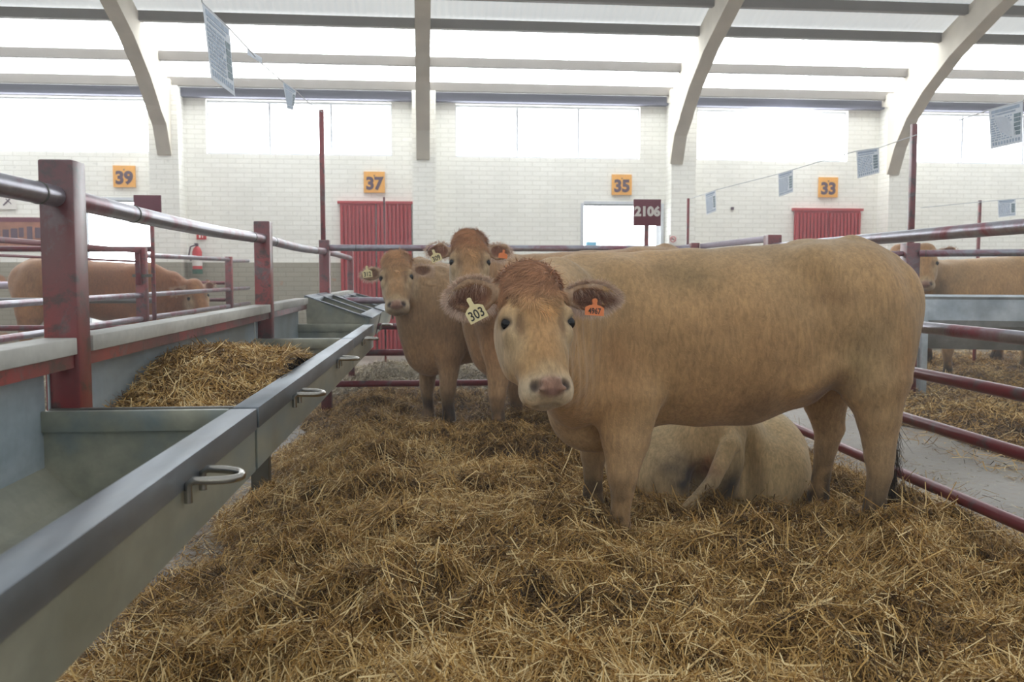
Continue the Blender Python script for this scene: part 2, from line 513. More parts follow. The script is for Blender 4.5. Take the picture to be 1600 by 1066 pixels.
M['coat'] = coat_material('short_tan_coat')
def _hair():
    m = NT('hair'); a = m.n('ShaderNodeAttribute', attribute_name='coat')
    m.set(Base_Color=a.outputs['Color'], Roughness=0.6); m.b.inputs['Specular IOR Level'].default_value = 0.25; return m.mat
M['hair'] = _hair()
M['eye'] = plain('dark_wet_eye', (16, 12, 14), 0.05)
M['eye'].node_tree.nodes['Principled BSDF'].inputs['Specular IOR Level'].default_value = 0.28

TAN = (186, 150, 110)
HEADS = {}

def axes_of(h):
    a = np.array(h['a'], float); a /= np.linalg.norm(a); n = np.array(h['n'], float); n -= a * (n @ a); n /= np.linalg.norm(n)
    return np.cross(n, a), n, a     # s (viewer's right of a facing head), n (out of the face), a (poll to muzzle)

def steps(lo, hi, coarse, fines):
    x = lo; out = [lo]
    while x < hi:
        st = coarse
        for f0, f1, fs in fines:
            if f0 - 0.01 < x < f1: st = min(st, fs)
        x += st; out.append(x)
    return np.array(out)

def build_head(sd, h):
    s, n, a = axes_of(h); O = np.array(h['O'], float); k = h.get('size', 1.0)
    def T(p): return O + (s * p[0] + n * p[1] + a * p[2]) * k
    def E(c, r, ax=None, kk=0.02, sub=False):
        A = np.array([s, n, a]) if ax is None else np.array([unit(np.array(q) @ np.array([s, n, a])) for q in ax])
        sd.ell(T(c), [x * k for x in r], A, kk * k, sub)
    def G(p, q, ra, rb, kk=0.03, sub=False): sd.seg(T(p), T(q), [x * k for x in ra], [x * k for x in rb], s, kk * k, sub)
    # skull and nose
    G((0, -.105, -.16), (0, -.10, -.02), (.112, .095), (.126, .100))
    G((0, -.10, -.02), (0, -.088, .10), (.126, .100), (.098, .086))
    G((0, -.088, .10), (0, -.078, .21), (.098, .086), (.076, .072))
    E((0, -.105, -.165), (.104, .082, .078), kk=.03)
    # forehead plane and nose bridge
    E((0, -.035, -.08), (.100, .036, .11), kk=.03)
    G((0, -.035, .0), (0, -.028, .20), (.056, .030), (.044, .026), .025)
    # jaw and cheeks
    G((0, -.205, .02), (0, -.165, .13), (.094, .085), (.084, .075), .04)
    G((0, -.165, .13), (0, -.135, .22), (.084, .075), (.062, .055), .04)
    for i in (-1, 1):
        E((i * .086, -.165, .06), (.044, .085, .115), kk=.04)
        E((i * .110, -.058, -.022), (.026, .042, .034), kk=.02)       # brow
        E((i * .104, -.070, .045), (.024, .040, .040), kk=.03)        # under the eye
        E((i * .062, -.088, .15), (.030, .045, .09), kk=.03)
        E((i * .136, -.052, .010), (.020, .029, .022), kk=.008, sub=True)
    # muzzle
    E((0, -.070, .250), (.092, .062, .058), kk=.035)
    for i in (-1, 1): E((i * .056, -.082, .264), (.042, .056, .050), kk=.02)
    E((0, -.030, .272), (.058, .034, .036), kk=.02)
    E((0, -.125, .276), (.062, .042, .036), kk=.02)                   # lower lip, chin
    for i in (-1, 1):
        ax = [(1, 0, 0.45 * i), (0, 1, 0), (-0.45 * i, 0, 1)]
        E((i * .056, .004, .262), (.021, .036, .029), ax, .006, True)   # nostril
        E((i * .073, .004, .247), (.014, .014, .008), None, .008, True)
        E((i * .038, .002, .284), (.018, .010, .011), None, .012)
        E((i * .026, .004, .258), (.012, .010, .016), None, .012)
    G((-.07, -.096, .308), (.07, -.096, .308), (.006, .03), (.006, .03), .008, True)  # mouth line
    # ears
    for e in h['ears']:
        i = e['side']; d = unit(np.array(e['dir'], float)); o = np.array(e['open'], float); o = unit(o - d * (o @ d)); w = np.cross(d, o)
        L, B = e.get('len', .2), e.get('wid', .075)
        b = np.array((i * .105, -.115, e.get('az', -.13))); c = b + d * (L * .55)
        G(tuple(b), tuple(b + d * L * .28), (.036, .036), (.034, .030), .02)
        E(tuple(b + d * L * .50), (L * .36, B, .028), [d, w, o], .016)
        E(tuple(b + d * L * .76 - o * .004), (L * .25, B * .66, .022), [d, w, o], .03)
        E(tuple(b + d * L * .50 + o * .022), (L * .30, B * .76, .022), [d, w, o], .007, True)
        E(tuple(b + d * L * .76 + o * .020), (L * .18, B * .44, .020), [d, w, o], .010, True)
    return T

def head_colour(P, C, h, base, pale=1.0):
    s, n, a = axes_of(h); O = np.array(h['O']); k = h.get('size', 1.0)
    Q = (P - O) / k; x, y, z = Q @ s, Q @ n, Q @ a
    inh = (np.abs(x) < .30) & (y > -.34) & (y < .12) & (z > -.32) & (z < .42)
    def blob(c, r, col, amt=1.0, sharp=1.6):
        nonlocal C
        q = ((x - c[0]) / r[0]) ** 2 + ((y - c[1]) / r[1]) ** 2 + ((z - c[2]) / r[2]) ** 2
        w = np.exp(-q ** sharp) * amt * inh
        C = C * (1 - w[:, None]) + L3(col) * w[:, None]
    blob((0, -.10, -.19), (.13, .15, .09), h.get('poll', (158, 106, 68)), h.get('pollk', .6))
    blob((0, 0, .02), (.055, .1, .26), (190, 140, 90), .5)
    for i in (-1, 1):
        blob((i * .13, -.12, .08), (.05, .12, .11), (206, 184, 150), .55 * pale)
        blob((i * .10, 0, .06), (.035, .07, .10), (206, 182, 144), .50 * pale)
        blob((i * .078, -.01, .03), (.018, .04, .05), (124, 88, 60), .7)  # darker tone in the hollows at the inner eye corners
        blob((i * .125, -.04, .01), (.030, .045, .028), (206, 182, 148), .6)
        blob((i * .124, -.048, .012), (.028, .034, .022), (60, 42, 34), .95, 3)
    blob((0, -.06, .272), (.125, .10, .062), (214, 198, 170), .92 * pale, 2)
    blob((0, .0, .20), (.05, .06, .03), (204, 178, 138), .5)
    blob((0, .0, .272), (.066, .045, .040), (158, 118, 98), .97, 3)
    blob((0, -.01, .292), (.038, .040, .014), (122, 86, 76), .7, 2)
    for i in (-1, 1):
        blob((i * .057, -.010, .263), (.020, .038, .025), (50, 31, 30), .97, 3)
        blob((i * .064, -.01, .248), (.02, .02, .012), (120, 84, 74), .5, 2)
    blob((0, -.10, .310), (.07, .03, .008), (90, 66, 56), .45, 2)
    for e in h['ears']:
        i = e['side']; d = unit(np.array(e['dir'], float)); o = np.array(e['open'], float); o = unit(o - d * (o @ d)); w = np.cross(d, o)
        L, B = e.get('len', .2), e.get('wid', .075); b = np.array((i * .105, -.115, e.get('az', -.13))); c = b + d * (L * .55)
        R = np.stack([x, y, z], 1) - c; u, v, t = R @ d, R @ w, R @ o
        on = (np.abs(u) < L * .6) & (np.abs(v) < B * 1.1) & (np.abs(t) < .05) & inh
        q = (u / (L * .40)) ** 2 + (v / (B * (.80 - .25 * np.clip(u / L * 2, 0, 1)))) ** 2
        inner = on * np.exp(-q ** 3) * (t > -.030) * .9
        C = C * (1 - inner[:, None]) + L3(h.get('ear', (122, 74, 58))) * inner[:, None]
        rim = on * (q > .8) * .6
        C = C * (1 - rim[:, None]) + L3((190, 160, 134)) * rim[:, None]
    return C

def make_cow(c):
    name = c.get('name', 'cow'); root = Vector(c['base']); yaw = c['yaw']; R = np.array(c['base'], float)
    fw = np.array((math.cos(yaw), math.sin(yaw), 0)); lf = np.array((-math.sin(yaw), math.cos(yaw), 0)); up = np.array((0, 0, 1.0))
    sc = c.get('scale', 1.0)
    def B(p): return R + (fw * p[0] + lf * p[1] + up * p[2]) * sc
    pts = []
    for x, zt, zb, hw in c['torso']: pts += [B((x, hw, zt)), B((x, -hw, zb))]
    for leg in c['legs']: pts += [B(j[0]) for j in leg]
    for j in c.get('extra_pts', []): pts.append(np.array(j))
    for mu in c.get('muscles', []):
        if mu[1] is None: pts += [B(np.array(mu[0]) + np.array(mu[2]) * e_) for e_ in (-1, 1)]
    for la in c.get('late', []): pts += [B(la[0]), B(la[1])]
    h = c.get('head')
    fines = [[], [], []]
    if h is not None:
        O = np.array(h['O'], float); k = h.get('size', 1); s, n, a = axes_of(h)
        hp = np.array([O + (s * x + n * y + a * z) * k for x in (-.27, .27) for y in (-.27, .06) for z in (-.26, .37)])
        pts += list(hp)
        for i in range(3): fines[i] = [(hp[:, i].min(), hp[:, i].max(), c.get('fine', .007))]
    pts = np.array(pts); lo, hi = pts.min(0) - .09, pts.max(0) + .09
    if c.get('zmin') is not None: lo[2] = c['zmin']
    sd = Sdf(*[steps(lo[i], hi[i], c.get('coarse', .015), fines[i]) for i in range(3)])
    T = c['torso']
    for i in range(len(T) - 1):
        p, q = T[i], T[i + 1]
        sd.seg(B((p[0], 0, (p[1] + p[2]) / 2)), B((q[0], 0, (q[1] + q[2]) / 2)), [p[3] * sc, (p[1] - p[2]) / 2 * sc], [q[3] * sc, (q[1] - q[2]) / 2 * sc], lf, .02 if i else .001)
    for p, q, ra, rb, kk in c.get('muscles', []):
        if q is None: sd.ell(B(p), [r * sc for r in ra], [fw, lf, up], kk)
        else: sd.seg(B(p), B(q), [r * sc for r in ra], [r * sc for r in rb], lf, kk)
    for leg in c['legs']:
        for i in range(len(leg) - 1):
            (p, ra), (q, rb) = leg[i], leg[i + 1]
            sd.seg(B(p), B(q), [r * sc for r in ra], [r * sc for r in rb], lf, .045 if i == 0 else .018)
    for p, r, kk in c.get('dents', []): sd.ell(B(p), [q * sc for q in r], [fw, lf, up], kk, True)
    for p, q, ra, rb, side, kk in c.get('neck', []): sd.seg(p, q, ra, rb, side, kk)
    for p, q, ra, rb, kk in c.get('late', []): sd.seg(B(p), B(q), ra, rb, lf, kk)
    HT = build_head(sd, h) if h is not None else None
    V, F = sd.surface(); V = relax(V.astype(np.float64), F, c.get('relax', 2), .45); N = vnormals(V, F)
    if c.get('disp'): V = V + N * c['disp'](V)[:, None]; N = vnormals(V, F)
    if h is not None:
        s_, n_, a_ = axes_of(h); LL = (V - np.array(h['O'])) / h.get('size', 1.0); ex = np.clip((np.abs(LL @ s_) - .15) / .04, 0, 1) * (np.abs(LL @ s_) < .4) * (np.abs(LL @ n_ + .13) < .2) * (np.abs(LL @ a_ + .12) < .18)
        V = V + (n_[None] * (vnoise(V, 22.0, 71) - .5)[:, None] * .022 + a_[None] * (vnoise(V, 16.0, 72) - .5)[:, None] * .026) * ex[:, None]; N = vnormals(V, F)
    V = V + N * ((vnoise(V, 5.5, 70) - .5) * c.get('lump', .012))[:, None]; N = vnormals(V, F)
    # colours of the coat: markings, dirt, darker eye hollows, ear insides, nostrils, mouth line
    Q = (V - R) / sc; x, y, z = Q @ fw, Q @ lf, Q[:, 2]
    base = L3(c.get('colour', TAN)); n1 = vnoise(V, 3.1, 3); n2 = vnoise(V, 8.0, 5); n3 = vnoise(V, 22.0, 9)
    C = np.repeat(base[None], len(V), 0) * (0.80 + .30 * n1 + .16 * n2)[:, None]
    C = C * (1 + (n1 - .5)[:, None] * np.array([.10, .0, -.10]))
    for cc, r, col, amt in c.get('patches', []):
        w = np.exp(-(((x - cc[0]) / r[0]) ** 2 + ((y - cc[1]) / r[1]) ** 2 + ((z - cc[2]) / r[2]) ** 2)) * amt * (.45 + 1.0 * n2 * n3 * 1.6).clip(0, 1.0); w = w.clip(0, .96)
        C = C * (1 - w[:, None]) + L3(col) * w[:, None]
    if c.get('dirty_legs', True):
        low = np.clip((.36 - z) / .26, 0, 1) ** .8 * (.30 + 1.6 * np.clip(n2 * .6 + n3 * .5 - .40, 0, 1) * 3.0).clip(0, 1)
        C = C * (1 - low[:, None]) + L3(c.get('dirt', (66, 56, 46))) * low[:, None]
        pl = np.clip((.62 - z) / .2, 0, 1) * np.clip((z - .18) / .2, 0, 1) * .35
        C = C * (1 - pl[:, None]) + L3((200, 172, 138)) * pl[:, None]
    if h is not None: C = head_colour(V, C, h, base, c.get('pale', 1.0))
    me = fast_mesh(name, (V - R), F, cols=C)
    o = link(name, me, M['coat']); o.location = root
    tag(o, c['label'], 'cow', c.get('group'))
    rs = np.random.RandomState(c.get('seed', 1))
    if h is not None:
        s, n, a = axes_of(h); k = h.get('size', 1.0); O = np.array(h['O'])
        for i in (-1, 1):
            b = bmesh.new(); bmesh.ops.create_uvsphere(b, u_segments=20, v_segments=14, radius=.0235 * k)
            e = bpy.data.meshes.new('eye'); b.to_mesh(e); b.free()
            for p in e.polygons: p.use_smooth = True
            eo = link('eye', e, M['eye'], o); eo.location = Vector(O + (s * i * .1150 - n * .052 + a * .010) * k - R)
        # curls on the poll
        nf = c.get('forelock', 0)
        if nf:
            L = (V - O) / k; lx, ly, lz = L @ s, L @ n, L @ a
            mask = ((np.abs(lx) < .115) & (lz < -.035 - .55 * np.abs(lx) + .09 * (vnoise(L, 20.0, 63) - .5)) & (lz > -.30) & (ly > -.20)).astype(float)
            P, NN, vi = sample(V, F, N, nf, rs, mask)
            PL = (P - O) / k; px, pz = PL @ s, PL @ a
            fn = vnoise(PL, 15.0, 61) - .5; fn2 = vnoise(PL, 26.0, 62)
            ang = fn * 7.0; rad = np.stack([px, pz + .17], 1) / (np.hypot(px, pz + .17)[:, None] + .02)
            flow = s[None] * (rad[:, :1] * .8 + np.sin(ang)[:, None] * .9) + a[None] * (rad[:, 1:] * .6 + .25 + np.cos(ang)[:, None] * .45) + rs.randn(nf, 3) * .16
            D = unit(unit(flow) - NN * np.sum(unit(flow) * NN, 1)[:, None] + NN * (.28 + .25 * rs.rand(nf, 1)))
            Lh = (.026 + .026 * rs.rand(nf)) * k * c.get('hairk', 1)
            bend = -NN * (Lh * .42)[:, None] + unit(np.cross(D, NN)) * (rs.randn(nf, 1) * .35 * Lh[:, None])
            hv, hf, kk = ribbons(P - NN * .001, D, NN, Lh, np.full(nf, .0026 * c.get('hairk', 1)), bend, 3, .25)
            shade = np.repeat((.45 + 1.1 * fn2) * (.8 + .4 * rs.rand(nf)), kk)[:, None]
            fade = np.clip((pz + .13) / .09, 0, 1)[:, None]
            hc = np.repeat(L3(h.get('poll', (158, 106, 68))) * (1 - fade) + C[vi] * fade, kk, 0) * shade
            link('forelock', fast_mesh('forelock', hv - R, hf, cols=hc), M['hair'], o)
        # fringe around the ears
        ne = c.get('ear_hair', 0)
        if ne:
            for e in h['ears']:
                i = e['side']; d = unit(np.array(e['dir'], float)); op = np.array(e['open'], float); op = unit(op - d * (op @ d)); w = np.cross(d, op)
                Lr, Bw = e.get('len', .2), e.get('wid', .075); b0 = np.array((i * .105, -.115, e.get('az', -.13))); cc = b0 + d * (Lr * .55)
                th = rs.rand(ne) * 2 * math.pi; ok = np.cos(th) > -.80; th = th[ok]; m = len(th); tap = np.where(np.cos(th) > 0, 1 - .28 * np.cos(th) ** 2, 1.0)
                rr = np.where(rs.rand(m) < .55, 1.0, .35 + .65 * rs.rand(m))
                loc = cc + d * (np.cos(th) * Lr * .45 * rr)[:, None] + w * (np.sin(th) * Bw * .93 * rr * tap)[:, None] + op * ((rr ** 2) * .016 - .010)[:, None]
                inn = (rr < .93)[:, None]
                out = d * np.cos(th)[:, None] + w * (np.sin(th))[:, None] + op * (rs.rand(m, 1) * .7) + rs.randn(m, 3) * .25
                F3 = np.array([s, n, a]); P = O + (loc @ F3) * k; D = unit(out @ F3); NN = unit((op @ F3)[None] + rs.randn(m, 3) * .2)
                D = np.where(inn, unit((d @ F3)[None] * .5 - (w @ F3)[None] * np.sign(np.sin(th))[:, None] * .5 + (op @ F3)[None] * .35 + np.array([[0, 0, -.5]]) + rs.randn(m, 3) * .25), D)
                Lh = (.014 + .020 * rs.rand(m)) * k * np.where(rr < .93, 1.3, 1.0)
                bend = (np.array([[0, 0, -1.0]]) * .25 + rs.randn(m, 3) * .15) * Lh[:, None]
                hv, hf, kk = ribbons(P, D, NN, Lh, np.full(m, .0016 * c.get('hairk', 1)), bend, 2, .2)
                mixc = np.clip((rr - .8) * 5, 0, 1)[:, None]
                hc = L3((216, 190, 170)) * mixc + (L3((112, 68, 50)) + (L3((186, 148, 118)) - L3((112, 68, 50))) * (rs.rand(m, 1) ** 2.5)) * (1 - mixc)
                hc = np.repeat(hc * (.7 + .5 * rs.rand(m, 1)), kk, 0)
                link('ear_hair', fast_mesh('ear_hair', hv - R, hf, cols=hc), M['hair'], o)
    nfur = c.get('fur', 0)
    if nfur:
        P, NN, vi = sample(V, F, N, nfur, rs)
        hx = (P - R) @ fw
        fl = -fw[None] * .8 + np.array([[0, 0, -1.0]]) * .6 + rs.randn(nfur, 3) * .30
        if h is not None:
            LL = (P - O) / k; inh = (np.abs(LL @ s) < .2) & (LL @ n > -.3) & (LL @ a > -.3) & (LL @ a < .4)
            ang = np.stack([LL @ s, LL @ a + .02], 1); up_ = unit(ang)
            hfl = s[None] * up_[:, :1] + a[None] * up_[:, 1:] + rs.randn(nfur, 3) * .3
            fl = np.where(inh[:, None], hfl, fl)
        D = unit(fl - NN * np.sum(fl * NN, 1)[:, None]); D = unit(D + NN * (.16 + .22 * rs.rand(nfur, 1)))
        Lh = .012 + .012 * rs.rand(nfur)
        if h is not None:
            Lh = np.where(inh, Lh * .6, Lh); za = LL @ a
            Lh = np.where(inh & (za > .24), Lh * .3, Lh)
        hv, hf, kk = ribbons(P - NN * .0015, D, NN, Lh, np.full(nfur, .0020), -NN * (Lh * .15)[:, None], 1, .15)
        hc = np.repeat(C[vi] * (.68 + .66 * rs.rand(nfur, 1)), kk, 0)
        f = link('coat_hair', fast_mesh('coat_hair', hv - R, hf, cols=hc), M['hair'], o)
        tag(f, kind='stuff')
    tp = c.get('tail')
    if tp:   # dark switch: hairs flowing off the tail
        nt = tp['n']; t = rs.rand(nt); A = np.array([B(p) for p in tp['path']]); seg = t * (len(A) - 1); i = np.minimum(seg.astype(int), len(A) - 2)
        P = A[i] + (A[i + 1] - A[i]) * (seg - i)[:, None]; D = unit((A[i + 1] - A[i]) + rs.randn(nt, 3) * .07 * tp.get('mess', 1))
        P = P + rs.randn(nt, 3) * .010
        Lh = .07 + .12 * rs.rand(nt)
        hv, hf, kk = ribbons(P, D, unit(rs.randn(nt, 3)), Lh, np.full(nt, .0030), rs.randn(nt, 3) * .012, 3, .3)
        hc = np.repeat(L3(tp.get('colour', (66, 50, 36))) * (.6 + .9 * rs.rand(nt, 1)), kk, 0)
        link('tail_switch', fast_mesh('tail_switch', hv - R, hf, cols=hc), M['hair'], o)
    return o, HT

def leg_front(x, y, zf=0.0, fx=0.0, k=1.0, top=.92):
    return [((x + .02, y * .85, top), (.10, .15)), ((x - .01, y, .63), (.08 * k, .125 * k)), ((x, y, .46), (.066 * k, .084 * k)), ((x + .01, y, .315), (.058 * k, .064 * k)),
            ((x + .01, y, .25), (.045 * k, .050 * k)), ((x + fx, y, .13), (.040 * k, .045 * k)), ((x + fx, y, .08), (.047 * k, .052 * k)), ((x + fx + .02, y, zf), (.056 * k, .066 * k))]

def leg_hind(x, y, zf=0.0, fx=0.0, k=1.0, top=.95):
    return [((x + .08, y * .75, top), (.13, .22)), ((x + .04, y, .68), (.105 * k, .165 * k)), ((x, y, .52), (.078 * k, .105 * k)), ((x - .025, y, .38), (.052 * k, .072 * k)),
            ((x - .01, y, .29), (.044 * k, .052 * k)), ((x + fx, y, .15), (.039 * k, .044 * k)), ((x + fx + .01, y, .09), (.047 * k, .054 * k)), ((x + fx + .04, y, zf), (.054 * k, .066 * k))]

M['tag_cream'] = plain('cream_tag_plastic', (232, 216, 164), .45); M['tag_orange'] = plain('orange_tag_plastic', (232, 132, 74), .45); M['tag_ink'] = plain('tag_ink', (36, 28, 30), .6)
def ear_tag(cow, P, w, h, roll, txt, kind='cream', ts=.5, face=(0, -1, 0)):
    """plastic tag with a tapered neck and a stud; a part of the cow"""
    nrm = Vector(face).normalized(); X = Vector((0, 0, 1)).cross(-nrm).normalized(); X = -X if X.x < 0 else X; Z = X.cross(nrm) * -1
    if Z.z < 0: Z = -Z
    R3 = Matrix((X, -nrm, Z)).transposed().to_4x4(); M4 = Matrix.Translation(Vector(P) - cow.location) @ R3 @ Matrix.Rotation(roll, 4, 'Y')
    poly = [(-w / 2, -h / 2), (w / 2, -h / 2), (w / 2, h * .18), (w * .30, h * .34), (w * .13, h * .42), (w * .10, h * .85), (-w * .10, h * .85), (-w * .13, h * .42), (-w * .30, h * .34), (-w / 2, h * .18)]
    m = MB(); m.prism(poly, 1, -.001, .001); m.tube([(0, -.004, h * .74), (0, .008, h * .74)], w * .13, 12); m.xform(M4)
    o = m.build('ear_tag', M['tag_' + kind], cow)
    o['label'] = '%s plastic ear tag' % kind + (' reading ' + txt if txt else '')
    if txt:
        t = text_mesh(txt, h * ts * 1.5, .0006, .0004); t.transform(M4 @ Matrix.Translation((0, -.0018, -h * .14)) @ Matrix.Rotation(math.pi / 2, 4, 'X') @ Matrix.Scale(.80, 4, (1, 0, 0)))
        link('tag_number', t, M['tag_ink'], o)
    return o
# ------------------------------------------------------------------ the cow in front
def neck_folds(P):
    X, Y, Z = P[:, 0], P[:, 1], P[:, 2]
    w = np.exp(-(((X - .56) / .11) ** 2 + ((Z - 1.02) / .24) ** 2)) * (Y < 4.1)
    ph = (X + .10 * (Z - 1.0)) * 150 + 5 * vnoise(P * np.array([1, 1, .3]), 6.0, 91)
    w2 = np.exp(-(((X - .98) / .10) ** 2 + ((Z - .78) / .16) ** 2)) * (Y < 4.1)
    return np.sin(ph) * .0042 * w + np.sin(X * 90 + 4 * vnoise(P, 5.0, 92)) * .004 * w2
def main_cow():
    O = at(846, 492, 3.22); poll = at(841, 405, 3.37); muz = at(873, 612, 3.12)
    head = dict(O=tuple(O), a=tuple(muz - poll), n=(.17, -1, .1), size=1.0,
                ears=[dict(side=-1, dir=(-1, -.08, .14), open=(.10, 1, .42), len=.205, wid=.068, az=-.155),
                      dict(side=1, dir=(1, -.22, -.10), open=(-.05, .85, .62), len=.272, wid=.056, az=-.13)],
                poll=(170, 122, 88), pollk=.8)
    Of = np.array(O); s, n, a = axes_of(head)
    back = Of - n * .20 - a * .04
    hside = (.9, .42, 0)
    neck = [((.66, 4.20, 1.06), (.50, 3.92, 1.12), (.20, .29), (.17, .25), hside, .10),
            ((.50, 3.92, 1.12), tuple(back), (.17, .25), (.12, .155), hside, .06),
            ((.58, 4.05, .86), (.47, 3.74, .93), (.17, .24), (.11, .16), hside, .08),
            ((.47, 3.74, .93), (.42, 3.46, 1.03), (.11, .16), (.07, .10), hside, .06)]
    torso = [(-.82, 1.20, .74, .15), (-.76, 1.30, .68, .215), (-.62, 1.378, .70, .265), (-.46, 1.372, .70, .295), (-.28, 1.345, .555, .315), (-.09, 1.335, .490, .345),
             (.12, 1.322, .490, .345), (.32, 1.31, .500, .315), (.49, 1.31, .44, .265), (.62, 1.30, .40, .215), (.70, 1.22, .46, .17)]
    fl = [((.56, .19, .95), (.10, .16)), ((.49, .25, .66), (.090, .168)), ((.492, .265, .47), (.074, .108)), ((.505, .27, .31), (.062, .068)), ((.505, .27, .24), (.048, .052)),
          ((.515, .27, .14), (.042, .044)), ((.515, .27, .08), (.047, .050)), ((.53, .27, -.02), (.050, .054))]
    fr = [((.56, -.18, .95), (.10, .15)), ((.55, -.20, .62), (.08, .12)), ((.56, -.19, .46), (.068, .078)), ((.56, -.18, .31), (.058, .062)), ((.56, -.18, .24), (.046, .050)),
          ((.56, -.18, .14), (.042, .045)), ((.56, -.18, .08), (.048, .052)), ((.575, -.18, -.02), (.052, .058))]
    hl = [((-.58, .13, .98), (.15, .25)), ((-.675, .20, .70), (.118, .165)), ((-.69, .215, .55), (.088, .100)), ((-.70, .215, .37), (.054, .067)), ((-.705, .215, .29), (.047, .055)),
          ((-.685, .215, .16), (.042, .044)), ((-.68, .215, .09), (.048, .053)), ((-.66, .215, -.02), (.054, .062))]
    hr = [((-.56, -.13, .98), (.15, .24)), ((-.61, -.20, .70), (.11, .15)), ((-.63, -.23, .56), (.084, .108)), ((-.665, -.25, .42), (.056, .080)), ((-.645, -.25, .32), (.048, .057)),
          ((-.625, -.25, .17), (.042, .046)), ((-.615, -.25, .09), (.048, .054)), ((-.595, -.25, -.02), (.054, .062))]
    muscles = [((.50, .15, 1.0), None, (.20, .14, .26), None, .08), ((.50, -.15, 1.0), None, (.20, .14, .26), None, .08),
               ((-.56, .13, 1.05), None, (.25, .18, .28), None, .08), ((-.56, -.13, 1.05), None, (.25, .18, .28), None, .08),
               ((-.745, .14, .86), None, (.14, .13, .26), None, .08), ((-.745, -.14, .86), None, (.14, .13, .26), None, .08),
               ((.60, 0, .56), None, (.20, .15, .19), None, .07),
               ((-.64, 0, 1.345), (-.82, 0, 1.27), (.05, .045), (.035, .035), .05),
               ((-.38, .19, 1.25), None, (.09, .08, .07), None, .10), ((-.38, -.19, 1.25), None, (.09, .08, .07), None, .10),
               ((-.30, .20, .70), (-.48, .20, .80), (.07, .05), (.09, .08), .06),
               ((-.30, -.16, .70), (-.48, -.18, .80), (.06, .05), (.09, .08), .06),
               ((-.42, 0, .73), None, (.12, .13, .075), None, .05)]
    dents = [((.325, .395, .80), (.06, .07, .26), .06), ((-.32, .39, 1.12), (.11, .07, .09), .08), ((-.36, .395, .86), (.05, .07, .22), .06), ((.70, .30, .80), (.05, .12, .22), .06)]
    late = [((-.39, .06, .69), (-.395, .065, .625), (.014, .014), (.011, .011), .012), ((-.45, .07, .69), (-.455, .075, .625), (.014, .014), (.011, .011), .012),
            ((-.38, -.06, .66), (-.38, -.06, .59), (.014, .014), (.011, .011), .012),
            ((-.81, 0, 1.28), (-.885, .0, 1.10), (.032, .03), (.026, .026), .02), ((-.885, .0, 1.10), (-.885, .04, .80), (.026, .026), (.020, .022), .015),
            ((-.885, .04, .80), (-.80, .13, .55), (.020, .022), (.014, .014), .012)]
    patches = [((.20, .3, 1.20), (.14, .3, .09), (138, 116, 80), .75), ((.33, .3, 1.22), (.07, .3, .05), (130, 108, 76), .6),
               ((-.12, .3, .60), (.13, .3, .09), (96, 66, 46), .85), ((-.55, .25, .80), (.07, .3, .12), (150, 128, 88), .7), ((-.47, .25, .72), (.08, .3, .07), (128, 100, 70), .7),
               ((-.42, .3, 1.10), (.10, .3, .06), (140, 106, 72), .6), ((0, .3, .86), (.32, .3, .22), (158, 116, 76), .5), ((-.42, 0, .65), (.07, .2, .045), (112, 58, 60), 1.3),
               ((.55, .3, .80), (.13, .2, .20), (176, 128, 86), .5), ((-.78, .1, .80), (.06, .3, .22), (176, 126, 78), .6)]
    c = dict(base=(1.3, 4.2, .10), yaw=math.pi, torso=torso, legs=[fl, fr, hl, hr], muscles=muscles, dents=dents, late=late, neck=neck, head=head, patches=patches,
             colour=(190, 154, 109), extra_pts=[B_ for B_ in ((.4, 3.5, .8),)], coarse=.015, fine=.0065, relax=2, zmin=.06,
             label='large tan cow standing side-on in front, head turned to the camera, ear tag 303', disp=neck_folds, forelock=6500, hairk=1.35, ear_hair=4200, fur=110000, seed=4,
             tail=dict(path=[(-.80, .13, .60), (-.795, .15, .40), (-.79, .16, .20)], n=420, colour=(58, 46, 34), mess=.5))
    return make_cow(c)

MAIN, MAIN_T = main_cow()

